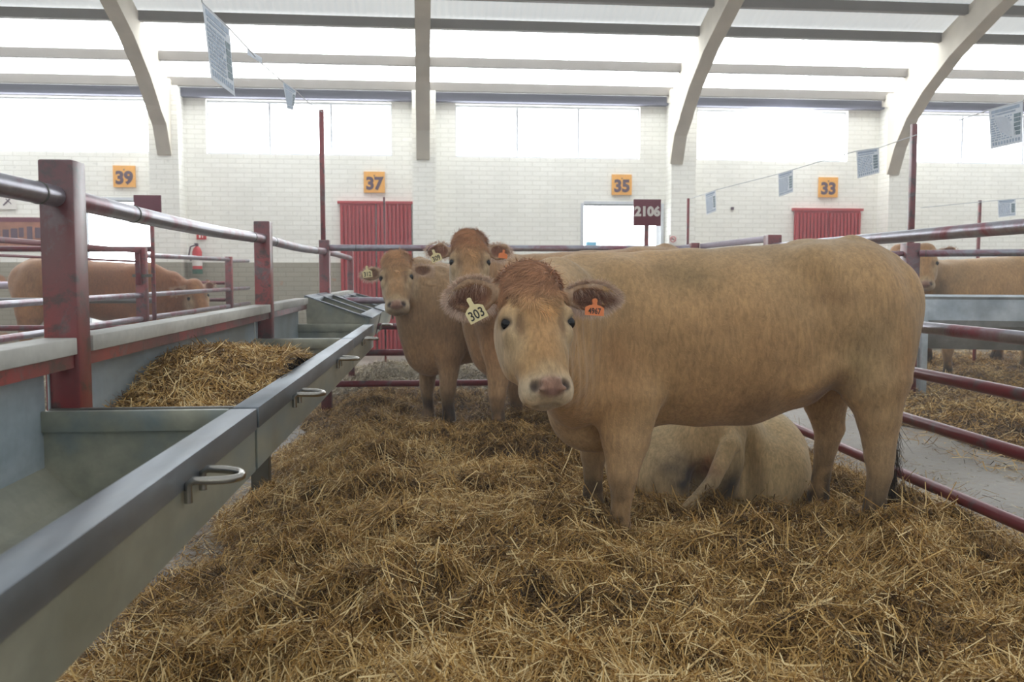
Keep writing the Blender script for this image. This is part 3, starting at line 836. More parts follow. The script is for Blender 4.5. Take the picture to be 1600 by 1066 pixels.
# ------------------------------------------------------------------ the other cattle
def std_cow(base, yaw, head, label, sc=1.0, spread=(.12, .0), zf=-.02, belly=0.0, neck_k=1.0, **kw):
    torso = [(-.82, 1.20, .74, .15), (-.76, 1.30, .68, .215), (-.62, 1.375, .66, .265), (-.46, 1.37, .66, .295), (-.28, 1.345, .555, .31), (-.09, 1.335, .50, .335),
             (.12, 1.322, .50, .335), (.32, 1.31, .51, .305), (.49, 1.31, .46, .26), (.62, 1.30, .43, .21), (.70, 1.20, .52, .16)]
    torso = [(x, t, z + belly * math.exp(-((x + .2) / .45) ** 2), w) for x, t, z, w in torso]
    a, b = spread
    legs = [leg_front(.52 - a / 2, .18, zf), leg_front(.52 + a / 2, -.18, zf), leg_hind(-.62 + b / 2, .20, zf), leg_hind(-.62 - b / 2, -.20, zf)]
    muscles = [((.50, .14, 1.0), None, (.20, .14, .26), None, .08), ((.50, -.14, 1.0), None, (.20, .14, .26), None, .08),
               ((-.56, .13, 1.05), None, (.25, .18, .28), None, .08), ((-.56, -.13, 1.05), None, (.25, .18, .28), None, .08),
               ((-.745, .14, .86), None, (.14, .13, .26), None, .08), ((-.745, -.14, .86), None, (.14, .13, .26), None, .08),
               ((.60, 0, .60), None, (.18, .13, .17), None, .07), ((-.64, 0, 1.345), (-.82, 0, 1.27), (.05, .045), (.035, .035), .05)]
    late = [((-.81, 0, 1.28), (-.885, .0, 1.10), (.032, .03), (.026, .026), .02), ((-.885, .0, 1.10), (-.885, .02, .80), (.026, .026), (.020, .022), .015), ((-.885, .02, .80), (-.86, .02, .50), (.02, .022), (.016, .016), .012)]
    fw = np.array((math.cos(yaw), math.sin(yaw), 0)); R0 = np.array(base, float); S0 = R0 + (fw * .60 + np.array((0, 0, 1.04))) * sc; S1 = R0 + (fw * .56 + np.array((0, 0, .84))) * sc
    s, n, a_ = axes_of(head); k = head.get('size', 1); O = np.array(head['O']); back = O - (n * .19 + a_ * .03) * k; jaw = O - (n * .23 - a_ * .06) * k
    hd = back - S0; side = np.array((-hd[1], hd[0], 0)); side /= np.linalg.norm(side) + 1e-9; mid = (S0 + back) / 2 + np.array((0, 0, .03)); m2 = (S1 + jaw) / 2
    q = neck_k
    neck = [(S0, mid, (.19, .28), (.15 * q, .23 * q), side, .09), (mid, back, (.15 * q, .23 * q), (.11 * k, .145 * k), side, .06), (S1, m2, (.15, .20), (.10, .15), side, .07), (m2, jaw, (.10, .15), (.065, .09), side, .06)]
    return make_cow(dict(base=base, yaw=yaw, scale=sc, torso=torso, legs=legs, muscles=muscles, late=late, neck=neck, head=head, label=label, extra_pts=[tuple(mid)], zmin=base[2] - .04, **kw))

# cow with ear tag 309, peering over the front cow
hd = dict(O=tuple(at(735, 403, 6.0)), a=tuple(at(738, 500, 5.86) - at(735, 357, 6.14)), n=(.03, -1, .2), size=.99, poll=(168, 116, 78),
          ears=[dict(side=-1, dir=(-1, -.10, -.06), open=(.15, 1, .25), len=.185, wid=.062, az=-.10), dict(side=1, dir=(1, -.15, -.10), open=(-.15, 1, .25), len=.185, wid=.060, az=-.10)])
c3, T3 = std_cow((1.03, 6.78, .10), math.pi + .06, hd, 'tan cow directly behind the front cow, its raised head showing above the front cow', 1.035, spread=(-.18, .1), colour=(186, 146, 104), seed=7,
                 coarse=.022, fine=.010, forelock=2600, ear_hair=700, hairk=1.5, patches=[((.62, .2, .80), (.14, .3, .25), (160, 110, 68), .7)], neck_k=.95)
# cow at the trough
hd = dict(O=tuple(at(618, 428, 6.95)), a=tuple(at(619, 487, 6.83) - at(617, 388, 7.08)), n=(-.05, -1, .15), size=.95, poll=(184, 138, 96), ear=(132, 92, 66),
          ears=[dict(side=-1, dir=(-1, -.12, -.02), open=(.15, 1, .30), len=.185, wid=.056, az=-.075), dict(side=1, dir=(1, -.15, -.04), open=(-.15, 1, .30), len=.185, wid=.056, az=-.075)])
c2, T2 = std_cow((.445, 7.49, .08), math.radians(204), hd, 'tan cow standing at the back of the pen with its muzzle over the trough', 1.0, spread=(.02, .1), colour=(184, 148, 108), seed=8,
                 coarse=.022, fine=.010, forelock=2400, ear_hair=700, hairk=1.6, patches=[((.2, .3, .85), (.35, .2, .25), (150, 116, 80), .6), ((.52, .2, .12), (.1, .4, .14), (58, 48, 40), .9)])

# cow lying down behind the front cow, seen from the rear
def lying():
    yaw = math.radians(97); base = (1.38, 5.50, .06)
    torso = [(-.80, .44, .10, .20), (-.70, .55, .02, .30), (-.5, .64, -.02, .37), (-.1, .68, -.04, .41), (.3, .69, -.04, .38), (.6, .72, .02, .29), (.80, .62, .10, .20)]
    muscles = [((-.56, -.33, .22), None, (.36, .22, .27), None, .05), ((-.52, .30, .20), None, (.34, .22, .25), None, .05), ((-.62, 0, .46), (-.80, 0, .42), (.07, .06), (.05, .05), .06),
               ((-.86, -.26, .16), None, (.15, .20, .20), None, .06), ((-.80, .28, .14), None, (.14, .17, .18), None, .06)]
    legs = [[((-.45, -.46, .12), (.10, .12)), ((-.10, -.56, .08), (.07, .07)), ((.02, -.54, .06), (.055, .055)), ((-.20, -.60, .03), (.045, .045)), ((-.32, -.60, .02), (.05, .05))],
            [((-.45, .34, .12), (.10, .12)), ((-.10, .40, .08), (.07, .07)), ((.02, .38, .06), (.055, .055)), ((-.15, .42, .05), (.045, .045)), ((-.22, .40, .04), (.05, .05))],
            [((.60, -.20, .35), (.10, .14)), ((.78, -.28, .10), (.06, .07)), ((.52, -.32, .05), (.045, .045)), ((.46, -.32, .03), (.05, .05))],
            [((.60, .20, .35), (.10, .14)), ((.78, .28, .10), (.06, .07)), ((.52, .32, .05), (.045, .045)), ((.46, .32, .03), (.05, .05))]]
    late = [((-.80, 0, .48), (-.97, .02, .36), (.044, .04), (.040, .036), .012), ((-.97, .04, .36), (-1.05, .16, .20), (.040, .036), (.036, .034), .010), ((-1.05, .16, .20), (-1.08, .34, .05), (.036, .034), (.036, .032), .010)]
    fw = np.array((math.cos(yaw), math.sin(yaw), 0)); R0 = np.array(base)
    lf = np.array((-math.sin(yaw), math.cos(yaw), 0)); O = R0 + fw * .58 + lf * .47 + np.array((0, 0, .36))
    head = dict(O=tuple(O), a=tuple(-fw * .8 + np.array((0, 0, -.45)) + lf * .05), n=tuple(lf * .9 + np.array((0, 0, .35))), size=.92,
        ears=[dict(side=-1, dir=(-1, -.4, -.02), open=(.15, 1, .2), len=.17, wid=.05), dict(side=1, dir=(1, -.4, -.02), open=(-.15, 1, .2), len=.17, wid=.05)], poll=(200, 176, 140))
    s, n, a = axes_of(head); back = np.array(O) - n * .17 - a * .06; S0 = R0 + fw * .62 + np.array((0, 0, .42)); m1 = R0 + fw * .80 + lf * .16 + np.array((0, 0, .40)); side = np.array((0, 0, 1.0))
    neck = [(S0, m1, (.20, .18), (.17, .15), side, .08), (m1, back, (.17, .15), (.13, .12), side, .06)]
    dents = [((-.97, -.10, .18), (.14, .05, .26), .05), ((-.93, .16, .12), (.10, .06, .16), .05)]
    patches = [((-.90, .26, .20), (.24, .15, .11), (78, 78, 84), 1.1), ((-.95, .0, .10), (.16, .06, .16), (74, 66, 66), 1.1), ((-.95, .14, .24), (.10, .06, .07), (160, 84, 52), .9), ((-.8, -.45, .2), (.2, .14, .2), (170, 150, 118), .6)]
    return make_cow(dict(base=base, yaw=yaw, scale=1.03, torso=torso, legs=legs, muscles=muscles, late=late, neck=neck, head=head, dents=dents, patches=patches, colour=(222, 196, 150), dirty_legs=False, seed=12, zmin=.02,
                         coarse=.016, fine=.014, fur=26000, ear_hair=200, label='cream cow lying in the straw behind the front cow, seen from the rear', lump=.02))
lying()
# cattle in the neighbouring pens
hd = dict(O=tuple(at(311, 461, 12.15)), a=(.35, -.25, -1), n=(.45, -.8, .3), size=1.05, poll=(150, 96, 58), pale=.5,
          ears=[dict(side=-1, dir=(-1, -.2, -.05), open=(.15, 1, .3), len=.18, wid=.055), dict(side=1, dir=(1, -.2, -.05), open=(-.15, 1, .3), len=.18, wid=.055)])
std_cow((-4.50, 12.25, .06), .03, hd, 'red-brown cow standing in the left pens behind the rails', 1.07, colour=(146, 94, 58), belly=.17, coarse=.035, fine=.018, seed=15, patches=[((-.6, 0, .9), (.3, .5, .5), (196, 150, 100), .7)], spread=(.1, .2), ear_hair=120, hairk=3)
hd = dict(O=tuple(at(1446, 408, 10.2)), a=(-.15, -.35, -1), n=(-.45, -.9, .2), size=1.05, poll=(160, 112, 72),
          ears=[dict(side=-1, dir=(-1, -.2, -.25), open=(.15, 1, .3), len=.18, wid=.055), dict(side=1, dir=(1, -.25, -.35), open=(-.2, .8, .5), len=.24, wid=.05)])
std_cow((6.55, 10.7, .06), math.pi, hd, 'tan cow standing behind the far galvanised trough at the right', 1.09, colour=(190, 150, 104), coarse=.033, fine=.018, seed=17, patches=[((.62, .2, 1.0), (.14, .3, .2), (116, 96, 72), .9)], spread=(.2, .2), ear_hair=120, hairk=3)
hd = dict(O=tuple(at(1398, 404, 12.0)), a=(-.35, -.35, -1), n=(-.8, -.7, .2), size=1.05, poll=(130, 88, 58),
          ears=[dict(side=-1, dir=(-1, -.2, -.05), open=(.15, 1, .3), len=.18, wid=.055), dict(side=1, dir=(1, -.2, -.05), open=(-.15, 1, .3), len=.18, wid=.055)])
std_cow((7.25, 12.4, .06), math.pi, hd, 'brown cow whose head shows between the front cow rump and the post across the aisle', 1.09, colour=(170, 124, 80), coarse=.035, fine=.018, seed=18, spread=(.2, .2), ear_hair=120, hairk=3)
# ------------------------------------------------------------------ the hall: back wall, windows, roof
WY, WROT = 15.0, math.radians(1.3)
WD = Vector((math.cos(WROT), math.sin(WROT), 0)); WN = Vector((math.sin(WROT), -math.cos(WROT), 0))   # along the wall, out of the wall
W0 = Vector((0, WY, 0))
HM = Matrix(((WD.x, -WN.x, 0, 0), (WD.y, -WN.y, 0, WY), (0, 0, 1, 0), (0, 0, 0, 1)))    # hall frame: u along, v into wall, z
HROT = (0, 0, WROT)

def wall_uz(px, py, v=0.0):
    """hall coordinates (u, z) where the photo shows (px, py) on the plane v"""
    d = _f * FPX + _r * (px - 800) + _u * (533 - py)
    p0 = W0 - WN * v; t = (p0 - CAMPOS).dot(WN) / d.dot(WN); P = CAMPOS + d * t
    return (P - W0).dot(WD), P.z

def hall(mb, name, mat, parent=None, bevel=0.0, kind='structure'):
    o = mb.build(name, mat, parent, bevel)
    if parent is None:
        o.location = (0, WY, 0); o.rotation_euler = HROT
        if kind: o['kind'] = kind
    return o

fl = MB(); fl.box((-16, -7, -.15), (18, 16.5, 0)); 
def _floor():
    m = NT('worn_concrete_floor'); v = m.coord(world=True)
    n1 = m.noise(.9, 6, .6, v); n2 = m.noise(14, 6, .7, v); n3 = m.noise(70, 3, .6, v)
    c = m.ramp(n1, [(.35, rgba((118, 111, 101))), (.65, rgba((144, 137, 127)))])
    c = m.mix(m.ramp(n2, [(.55, g(0)), (.72, g(.5))]), c, rgba((150, 124, 88)))
    m.set(Base_Color=c, Roughness=m.mix(n2, g(.38), g(.7))); m.bump(n3, .2, .002); return m.mat
M['floor'] = _floor()
f = fl.build('floor', M['floor']); f['kind'] = 'structure'

PX = [(245, 290), (645, 681), (1039, 1076), (1371, 1411)]      # pilasters in the photo
EZ = 4.22                                                       # eaves height
pil_u = []
for a, b in PX:
    u0, _ = wall_uz(a, 300); u1, _ = wall_uz(b, 300); pil_u.append(((u0 + u1) / 2, (u1 - u0) / 2))
WZ0, WZ1 = 3.22, 4.07                                           # window band
def wspan(a, b): return wall_uz(a, 200)[0], wall_uz(b, 200)[0]
wins = [(-12.5, wspan(0, 240)[1] - .02), wspan(322, 612), wspan(712, 1000), wspan(1090, 1325), wspan(1412, 1700), (wspan(1760, 1800)[0], 15)]
doors_open = [(wall_uz(128, 350)[0], wall_uz(243, 350)[0]), (wall_uz(912, 350)[0], wall_uz(1032, 350)[0])]
DZ = 2.47
# wall pieces around the openings (brick above a beige dado)
def wall_piece(mb, u0, u1, z0, z1): mb.box((u0, 0, z0), (u1, .3, z1))
wb, dd = MB(), MB()
U0, U1 = -15.5, 17.5
for (mb, z0, z1) in ((dd, 0, 1.5), (wb, 1.5, DZ)):
    x = U0
    for a, b in doors_open: wall_piece(mb, x, a, z0, z1); x = b
    wall_piece(mb, x, U1, z0, z1)
wall_piece(wb, U0, U1, DZ, WZ0); wall_piece(wb, U0, U1, WZ1, EZ + .05)
x = U0
for a, b in wins: wall_piece(wb, x, a, WZ0, WZ1); x = b
wall_piece(wb, x, U1, WZ0, WZ1)
hall(wb, 'wall_back', M['brick']); hall(dd, 'wall_back_dado', M['dado'])
M['pane'] = emit('bright_window_pane', (0.93, 0.97, 1.0), PANE_STRENGTH)
M['frame'] = plain('pale_window_frame', (205, 208, 214), .5, .1)
for i, (a, b) in enumerate(wins):
    m = MB(); m.box((a, .20, WZ0), (b, .22, WZ1)); w = hall(m, 'window_%d' % (i + 1), M['pane'])
    fr = MB(); t = .035
    fr.box((a, .10, WZ0), (b, .20, WZ0 + t)); fr.box((a, .10, WZ1 - t), (b, .20, WZ1))
    for k in range(4):
        q = a + (b - a) * k / 3; fr.box((q - t / 2, .10, WZ0 + t), (q + t / 2, .20, WZ1 - t))
    fo = fr.build('window_frame', M['frame'], w)
    if i == 3:      # one sash tilted open
        q0, q1 = wall_uz(1180, 200)[0], wall_uz(1258, 200)[0]; s = MB()
        s.hexa([(q0, .02, WZ0 + .02), (q0, -.26, WZ1 - .12), (q0, .05, WZ0 + .02), (q0, -.23, WZ1 - .12), (q1, .02, WZ0 + .02), (q1, -.26, WZ1 - .12), (q1, .05, WZ0 + .02), (q1, -.23, WZ1 - .12)])
        s.build('tilted_sash', M['pane'], w)
# pilasters
for u, h in pil_u + [(-9.3, .21), (11.6, .21)]:
    m = MB(); m.box((u - h, -.38, 1.5), (u + h, 0, EZ - .02)); hall(m, 'wall_pilaster', M['brick'])
    m = MB(); m.box((u - h, -.385, 0), (u + h, 0, 1.5)); hall(m, 'wall_pilaster_base', M['dado'])
# eaves beam, purlins, roof
SL = .34
def roof_z(v): return EZ + .03 - v * SL                          # v negative towards the camera
m = MB(); m.box((U0, -.16, EZ - .135), (U1, .25, EZ + .0)); hall(m, 'trim_1', M['eave'])
k = 2
for v in (-.24, -.92, -1.84, -2.50, -3.35, -4.2, -5.1):
    m = MB(); z = roof_z(v); m.hexa([(x, v + dv, z + dz) for x in (U0, U1) for dv, dz in ((-.05, -.115), (-.05, .02), (.05, -.115), (.05, -.02))])
    hall(m, 'trim_%d' % k, M['purlin']); k += 1
M['roof'] = corrugated('white_profiled_roof_sheet', (226, 230, 230), ROOF_GLOW)  # faint glow added to the sheet to stand for daylight on it
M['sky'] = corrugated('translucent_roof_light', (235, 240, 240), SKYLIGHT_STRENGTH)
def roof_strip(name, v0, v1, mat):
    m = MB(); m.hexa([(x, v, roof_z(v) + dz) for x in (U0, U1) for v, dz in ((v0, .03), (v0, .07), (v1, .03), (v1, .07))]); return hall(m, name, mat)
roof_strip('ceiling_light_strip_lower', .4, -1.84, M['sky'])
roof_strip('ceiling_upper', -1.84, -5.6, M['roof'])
# side walls
for nm, x in (('wall_left', -15.9), ('wall_right', 17.6)):
    m = MB(); m.box((x, -6.9, 0), (x + .3, 15.6, 5.2)); o = m.build(nm, M['brick']); o['kind'] = 'structure'
m = MB(); m.box((-15.9, -7, 0), (17.9, -6.7, 5.2)); o = m.build('wall_front', M['brick']); o['kind'] = 'structure'

# concrete portal arches: haunch springs from the pilaster and curves up towards the camera
def arch(u, half=.105, foot=3.1):
    lo = [(-.40, foot), (-.62, foot + .42), (-.92, 3.74), (-1.40, 4.12), (-2.1, 4.50), (-3.1, 4.88), (-4.4, 5.26), (-5.6, 5.56)]
    hi = [(-.38, foot), (-.38, 3.6), (-.05, 4.16), (-.30, 4.32), (-1.0, 4.58), (-1.9, 4.88), (-2.9, 5.22), (-4.2, 5.66), (-5.6, 6.12)]
    m = MB()
    # build as quads between paired stations for a clean side
    pairs = [(lo[0], hi[0]), (lo[1], hi[1]), (lo[2], (-.38, 4.10)), ((-.96, 3.79), (-.375, 4.16)), (lo[3], hi[4]), (lo[4], hi[5]), (lo[5], hi[6]), (lo[6], hi[7]), (lo[7], hi[8])]
    for (l0, h0), (l1, h1) in zip(pairs[:-1], pairs[1:]):
        m.hexa([(x, *p) for x in (u - half, u + half) for p in (l0, h0, l1, h1)])
    m.hexa([(x, *p) for x in (u - half, u + half) for p in ((-.38, 4.08), (-.38, 4.30), (-.02, 4.14), (-.02, 4.22))])
    bm = bmesh.new(); me = bpy.data.meshes.new('arch'); me.from_pydata([tuple(p) for p in m.v], [], m.f); bm.from_mesh(me)
    bmesh.ops.remove_doubles(bm, verts=bm.verts, dist=.0005)
    seen = {}
    for f_ in list(bm.faces):
        key = tuple(sorted(v.index for v in f_.verts)); seen.setdefault(key, []).append(f_)
    bmesh.ops.delete(bm, geom=[f_ for fs in seen.values() if len(fs) > 1 for f_ in fs], context='FACES_ONLY')
    bmesh.ops.recalc_face_normals(bm, faces=bm.faces); bm.to_mesh(me); bm.free()
    o = link('wall_arch', me, M['concrete']); o.location = (0, WY, 0); o.rotation_euler = HROT; o['kind'] = 'structure'
    return o
for p, fz in ((257, 3.14), (661, 3.12), (1057, 3.10), (1396, 2.97)): arch(wall_uz(p, 250, -.40)[0], foot=fz)
arch(-9.3); arch(11.6)

# closed corrugated double doors
def red_door(i, p0, p1, zt):
    u0, u1 = wall_uz(p0, 350)[0], wall_uz(p1, 350)[0]; mid = (u0 + u1) / 2
    root = bpy.data.objects.new('door_%d' % i, None); COL.objects.link(root); root.location = (0, WY, 0); root.rotation_euler = HROT; root['kind'] = 'structure'
    for a, b in ((u0, mid - .01), (mid + .01, u1)):
        m = MB(); n = 9; w = (b - a) / n
        m.box((a, -.05, .02), (b, -.015, zt))
        for k in range(n): m.box((a + w * k + w * .25, -.095, .06), (a + w * k + w * .75, -.05, zt - .04))
        m.build('door_leaf', M['doorred'], root)
    m = MB(); m.box((u0 - .04, -.08, zt), (u1 + .04, 0, zt + .04)); m.build('door_track', M['doorred'], root)
M['doorred'] = plain('corrugated_red_door_paint', (176, 62, 66), .5, 0, .08, 2)
red_door(1, 532, 643, DZ - .02); red_door(2, 1240, 1342, DZ - .08)
for i, (a, b) in enumerate(doors_open):
    m = MB(); m.box((a - .05, -.02, 0), (a, .3, DZ + .02)); m.box((b, -.02, 0), (b + .05, .3, DZ + .02)); m.box((a, -.02, DZ), (b, .3, DZ + .05))
    hall(m, 'door_%d' % (i + 3), M['frame'])
# what one sees through the open doors: sunlit yard
m = MB(); m.box((-30, 16.5, -.2), (30, 40, -.05)); o = m.build('ground_yard', plain('pale_yard_ground', (225, 222, 214), .9)); o['kind'] = 'structure'
# blue grey container glimpsed through the open doorway
u = wall_uz(945, 380)[0]
m = MB(); m.box((u - .09, -.04 + 1.2, 0), (u + .09, .1 + 1.2, 1.9)); o = m.build('door_marker_post', plain('pale_blue_post', (96, 150, 178), .6)); o.location = (0, WY, 0); o.rotation_euler = HROT
tag(o, 'pale blue post outside the open doorway behind sign 2106', 'post')

# text -> mesh
def text_mesh(body, size, font_bold=0.0, extrude=.002):
    c = bpy.data.curves.new('t', 'FONT'); c.body = body; c.size = size; c.align_x = 'CENTER'; c.align_y = 'CENTER'; c.extrude = extrude; c.offset = font_bold; c.resolution_u = 3
    o = bpy.data.objects.new('t', c); COL.objects.link(o); dg = bpy.context.evaluated_depsgraph_get()
    me = bpy.data.meshes.new_from_object(o.evaluated_get(dg)); bpy.data.objects.remove(o); bpy.data.curves.remove(c); return me
def text_on(body, size, M4, mat, parent=None, bold=0.0, name='number'):
    me = text_mesh(body, size, bold); o = link(name, me, mat, parent); me.transform(M4); return o
M['ink'] = plain('dark_number_paint', (92, 70, 84), .7)
M['orange'] = plain('orange_sign_paint', (236, 172, 82), .6)
for txt, px, py in (('39', 195, 276), ('37', 585, 285), ('35', 971, 289), ('33', 1293, 293)):
    u, z = wall_uz(px, py); hw = .168
    m = MB((u, -.02, z)); m.box((u - hw, -.035, z - hw), (u + hw, -.008, z + hw)); b = m.build('stall_number_sign', M['orange'])
    b.matrix_world = HM @ Matrix.Translation((u, -.02, z))
    tag(b, 'square orange sign with number %s on the white brick wall' % txt, 'sign', 'orange number signs on the back wall')
    text_on(txt, .27, Matrix.Translation((0, -.017, -.03)) @ Matrix.Rotation(math.pi / 2, 4, 'X'), M['ink'], b, .012)
    s = MB(); s.box((-.012, -.017, .10), (.012, -.0155, .112)); s.box((-.004, -.017, .085), (.004, -.0155, .10)); s.build('small_mark', M['ink'], b)
# maroon number board on a pole
M['maroon'] = plain('maroon_sign_paint', (112, 46, 60), .5); M['white'] = plain('white_sign_paint', (228, 222, 216), .6)
def board(px0, py0, px1, py1, Y, txt, label, polez, poleoff=0.0):
    p = at(px0, py0, Y); q = at(px1, py1, Y); cx, cz = (p.x + q.x) / 2, (p.z + q.z) / 2; w, h = abs(q.x - p.x) / 2, abs(p.z - q.z) / 2
    r = empty('number_board', (cx, Y, polez), label, 'sign')
    m = MB(); m.box((-w, -.012, cz - polez - h), (w, .004, cz - polez + h)); m.build('board', M['maroon'], r, .002)
    m = MB(); m.box((-.018 + poleoff, .004, 0), (.018 + poleoff, .03, cz - polez)); m.build('pole', M['post'], r)
    if txt: text_on(txt, h * .98, Matrix.Translation((0, -.014, cz - polez + h * .05)) @ Matrix.Rotation(math.pi / 2, 4, 'X'), M['white'], r, .006)
    return r
board(990, 311.5, 1032, 353, 8.41, '2106', 'maroon square board reading 2106 on a thin pole', .1)
board(209, 305, 253, 347, 9.42, '', 'blank maroon board on a thin pole in the left pens', .0, .03)

# fire extinguisher and safety signs
u, z = wall_uz(312, 404, -.0); M['red'] = plain('fire_red', (190, 46, 48), .35); M['green'] = plain('dark_green_label', (52, 92, 74), .6)
e = empty('fire_extinguisher', HM @ Vector((u, -.16, z - .24)), 'red fire extinguisher with a pale label hanging on the wall left of door 37', 'extinguisher', rz=WROT)
m = MB(); m.tube([(0, 0, .0), (0, 0, .02), (0, 0, .34), (0, 0, .40), (0, 0, .43)], [.05, .075, .075, .05, .02], 20); m.build('cylinder', M['red'], e, smooth=True)
m = MB(); m.tube([(0, 0, .12), (0, 0, .26)], .077, 20, caps=False); m.build('label_band', M['white'], e, smooth=True)
m = MB(); m.tube([(0, 0, -.005), (0, 0, .07)], .078, 20); m.build('base_band', M['green'], e, smooth=True)
m = MB(); m.box((-.02, -.02, .43), (.02, .02, .47)); m.box((-.02, -.09, .46), (.02, .02, .475)); m.build('valve', M['ink'], e)
m = MB(); m.tube([(-.02, 0, .45), (-.10, 0, .42), (-.12, -.02, .3), (-.09, -.03, .2)], .012, 8); m.build('hose', M['ink'], e, smooth=True)
m = MB(); m.box((-.03, .05, .1), (.03, .10, .4)); m.build('bracket', M['ink'], e)
def small_sign(px, py, w, h, mat, label, name='safety_sign', v=0.0):
    u, z = wall_uz(px, py, v); m = MB(); m.box((-w / 2, -.006, -h / 2), (w / 2, .006, h / 2)); o = m.build(name, mat); o.matrix_world = HM @ Matrix.Translation((u, v - .014, z)); tag(o, label, 'sign'); return o
s = small_sign(315, 366, .15, .17, M['red'], 'small red fire extinguisher sign above the extinguisher')
m = MB(); m.box((-.035, -.010, -.06), (-.012, -.006, .02)); m.box((.012, -.010, -.06), (.024, -.006, .06)); m.box((-.03, -.010, .02), (-.018, -.006, .05)); m.build('pictogram', M['white'], s)
s = small_sign(1051, 375, .14, .16, M['white'], 'small white no smoking sign on the pilaster right of board 2106', v=-.38)
m = MB(); m.tube([(.045 * math.cos(t), -.009, .01 + .045 * math.sin(t)) for t in [k * math.pi / 12 for k in range(24)]], .006, 6, closed=True); m.beam((-.03, -.009, .04), (.03, -.009, -.02), .008, .004, (0, 1, 0)); m.build('red_ring', M['red'], s)
m = MB(); m.box((-.03, -.010, .006), (.025, -.006, .014)); m.build('cigarette', M['ink'], s)
# poster of grazing animals far left, and the white notice above it
s = small_sign(22, 363, .98, .46, plain('brown_landscape_poster', (146, 96, 74), .5, 0, .35, 5), 'long brown poster on the wall at the far left', 'poster')
m = MB(); rs = random.Random(3)
for k in range(7): x = -.4 + k * .12; m.box((x, -.010, -.12 + .05 * rs.random()), (x + .05 + .05 * rs.random(), -.006, .02 + .08 * rs.random()))
m.build('dark_figures', M['ink'], s)
m = MB(); m.box((-.49, -.010, .16), (.49, -.006, .23)); m.build('top_band', M['maroon'], s)
s = small_sign(8, 316, .34, .22, M['white'], 'white notice on the wall above the brown poster', 'notice')
m = MB(); m.beam((-.02, -.009, -.05), (.08, -.009, .05), .02, .004, (0, 1, 0)); m.beam((.02, -.009, .05), (.10, -.009, -.03), .012, .004, (0, 1, 0)); m.build('lettering', M['ink'], s)
# little dark box on the wall
s = small_sign(1144, 326, .05, .05, M['ink'], 'tiny dark socket on the bare wall right of the 2106 board', 'wall_socket'); s['category'] = 'socket'

# paper sheets strung on lines under the roof
M['paper'] = plain('white_paper', (232, 236, 240), .6, 0, .02)
M['print'] = plain('blue_grey_print', (164, 178, 196), .7, 0, .25, 30); M['print2'] = plain('dark_photo_print', (116, 132, 140), .7, 0, .4, 40)
_t = M['paper'].node_tree; _tr = _t.nodes.new('ShaderNodeBsdfTranslucent'); _tr.inputs['Color'].default_value = (0.92, 0.95, 1, 1); _mx = _t.nodes.new('ShaderNodeMixShader'); _mx.inputs[0].default_value = .6
_t.links.new(_t.nodes['Principled BSDF'].outputs[0], _mx.inputs[1]); _t.links.new(_tr.outputs[0], _mx.inputs[2]); _t.links.new(_mx.outputs[0], _t.nodes['Material Output'].inputs['Surface'])
def sheet(c4, Ys, label, n=0, big=False):
    """four corners in the photo (tl, tr, br, bl) with depths for left and right edge"""
    P = [at(c4[0][0], c4[0][1], Ys[0]), at(c4[1][0], c4[1][1], Ys[1]), at(c4[2][0], c4[2][1], Ys[1]), at(c4[3][0], c4[3][1], Ys[0])]
    c = sum(P, Vector()) / 4; nrm = (P[1] - P[0]).cross(P[3] - P[0]).normalized()
    if nrm.dot(CAMPOS - c) < 0: nrm = -nrm
    L = [p - c for p in P]
    def bil(s, t): return (L[0] * (1 - s) + L[1] * s) * (1 - t) + (L[3] * (1 - s) + L[2] * s) * t
    def patch(mb, s0, s1, t0, t1, off, th=.0015):
        q = [bil(s0, t0), bil(s0, t1), bil(s1, t0), bil(s1, t1)]
        mb.hexa([q[0] + nrm * off, q[0] + nrm * (off + th), q[1] + nrm * off, q[1] + nrm * (off + th), q[2] + nrm * off, q[2] + nrm * (off + th), q[3] + nrm * off, q[3] + nrm * (off + th)])
    m = MB(); patch(m, 0, 1, 0, 1, -.001); o = m.build('paper_notice', M['paper']); o.location = c
    tag(o, label, 'paper notice', 'printed sheets strung on lines')
    rr = random.Random(n); m = MB(); m2 = MB()
    patch(m, .08, .92, .05, .13, .0012); patch(m, .1, .8, .16, .20, .0012)
    y = .25
    while y < .80:
        x = .06
        while x < .66: w = .04 + .10 * rr.random(); patch(m, x, min(x + w, .70), y, y + .035, .0012); x += w + .03
        y += .06
    for k in range(5): patch(m2, .76, .95, .26 + .11 * k, .26 + .11 * k + .09, .0012)
    x = .08
    while x < .9: patch(m, x, x + .05, .86, .94, .0012); x += .09
    m.build('printed_text', M['print'], o); m2.build('photo_column', M['print2'], o)
    return o, P
shs = []
shs.append(sheet([(316, 4), (358, 44), (367, 150), (330, 122)], (4.2, 4.75), 'largest white printed sheet hanging at upper left', 1))
shs.append(sheet([(442, 128), (463, 142), (458, 172), (449, 170)], (6.2, 6.7), 'small white sheet hanging right of the largest one', 2))
shs.append(sheet([(1102, 303), (1118, 297), (1119, 330), (1104, 336)], (10.6, 10.2), 'smallest paper sheet in front of the bare wall below window three', 3))
shs.append(sheet([(1216, 272), (1239, 265), (1239, 300), (1217, 308)], (9.2, 8.8), 'paper sheet hanging left of the orange 33 sign', 4))
shs.append(sheet([(1338, 236), (1373, 231), (1374, 270), (1340, 279)], (7.8, 7.5), 'paper sheet hanging right of and above the 33 sign', 5))
shs.append(sheet([(1545, 172), (1598, 158), (1597, 222), (1548, 233)], (5.6, 5.3), 'large white sheet hanging at the upper right edge', 6))
shs.append(sheet([(1559, 313), (1587, 311), (1587, 337), (1560, 340)], (9.0, 8.9), 'paper sheet low at the right edge above the rails', 7))
M['string'] = plain('white_string', (220, 224, 228), .6)
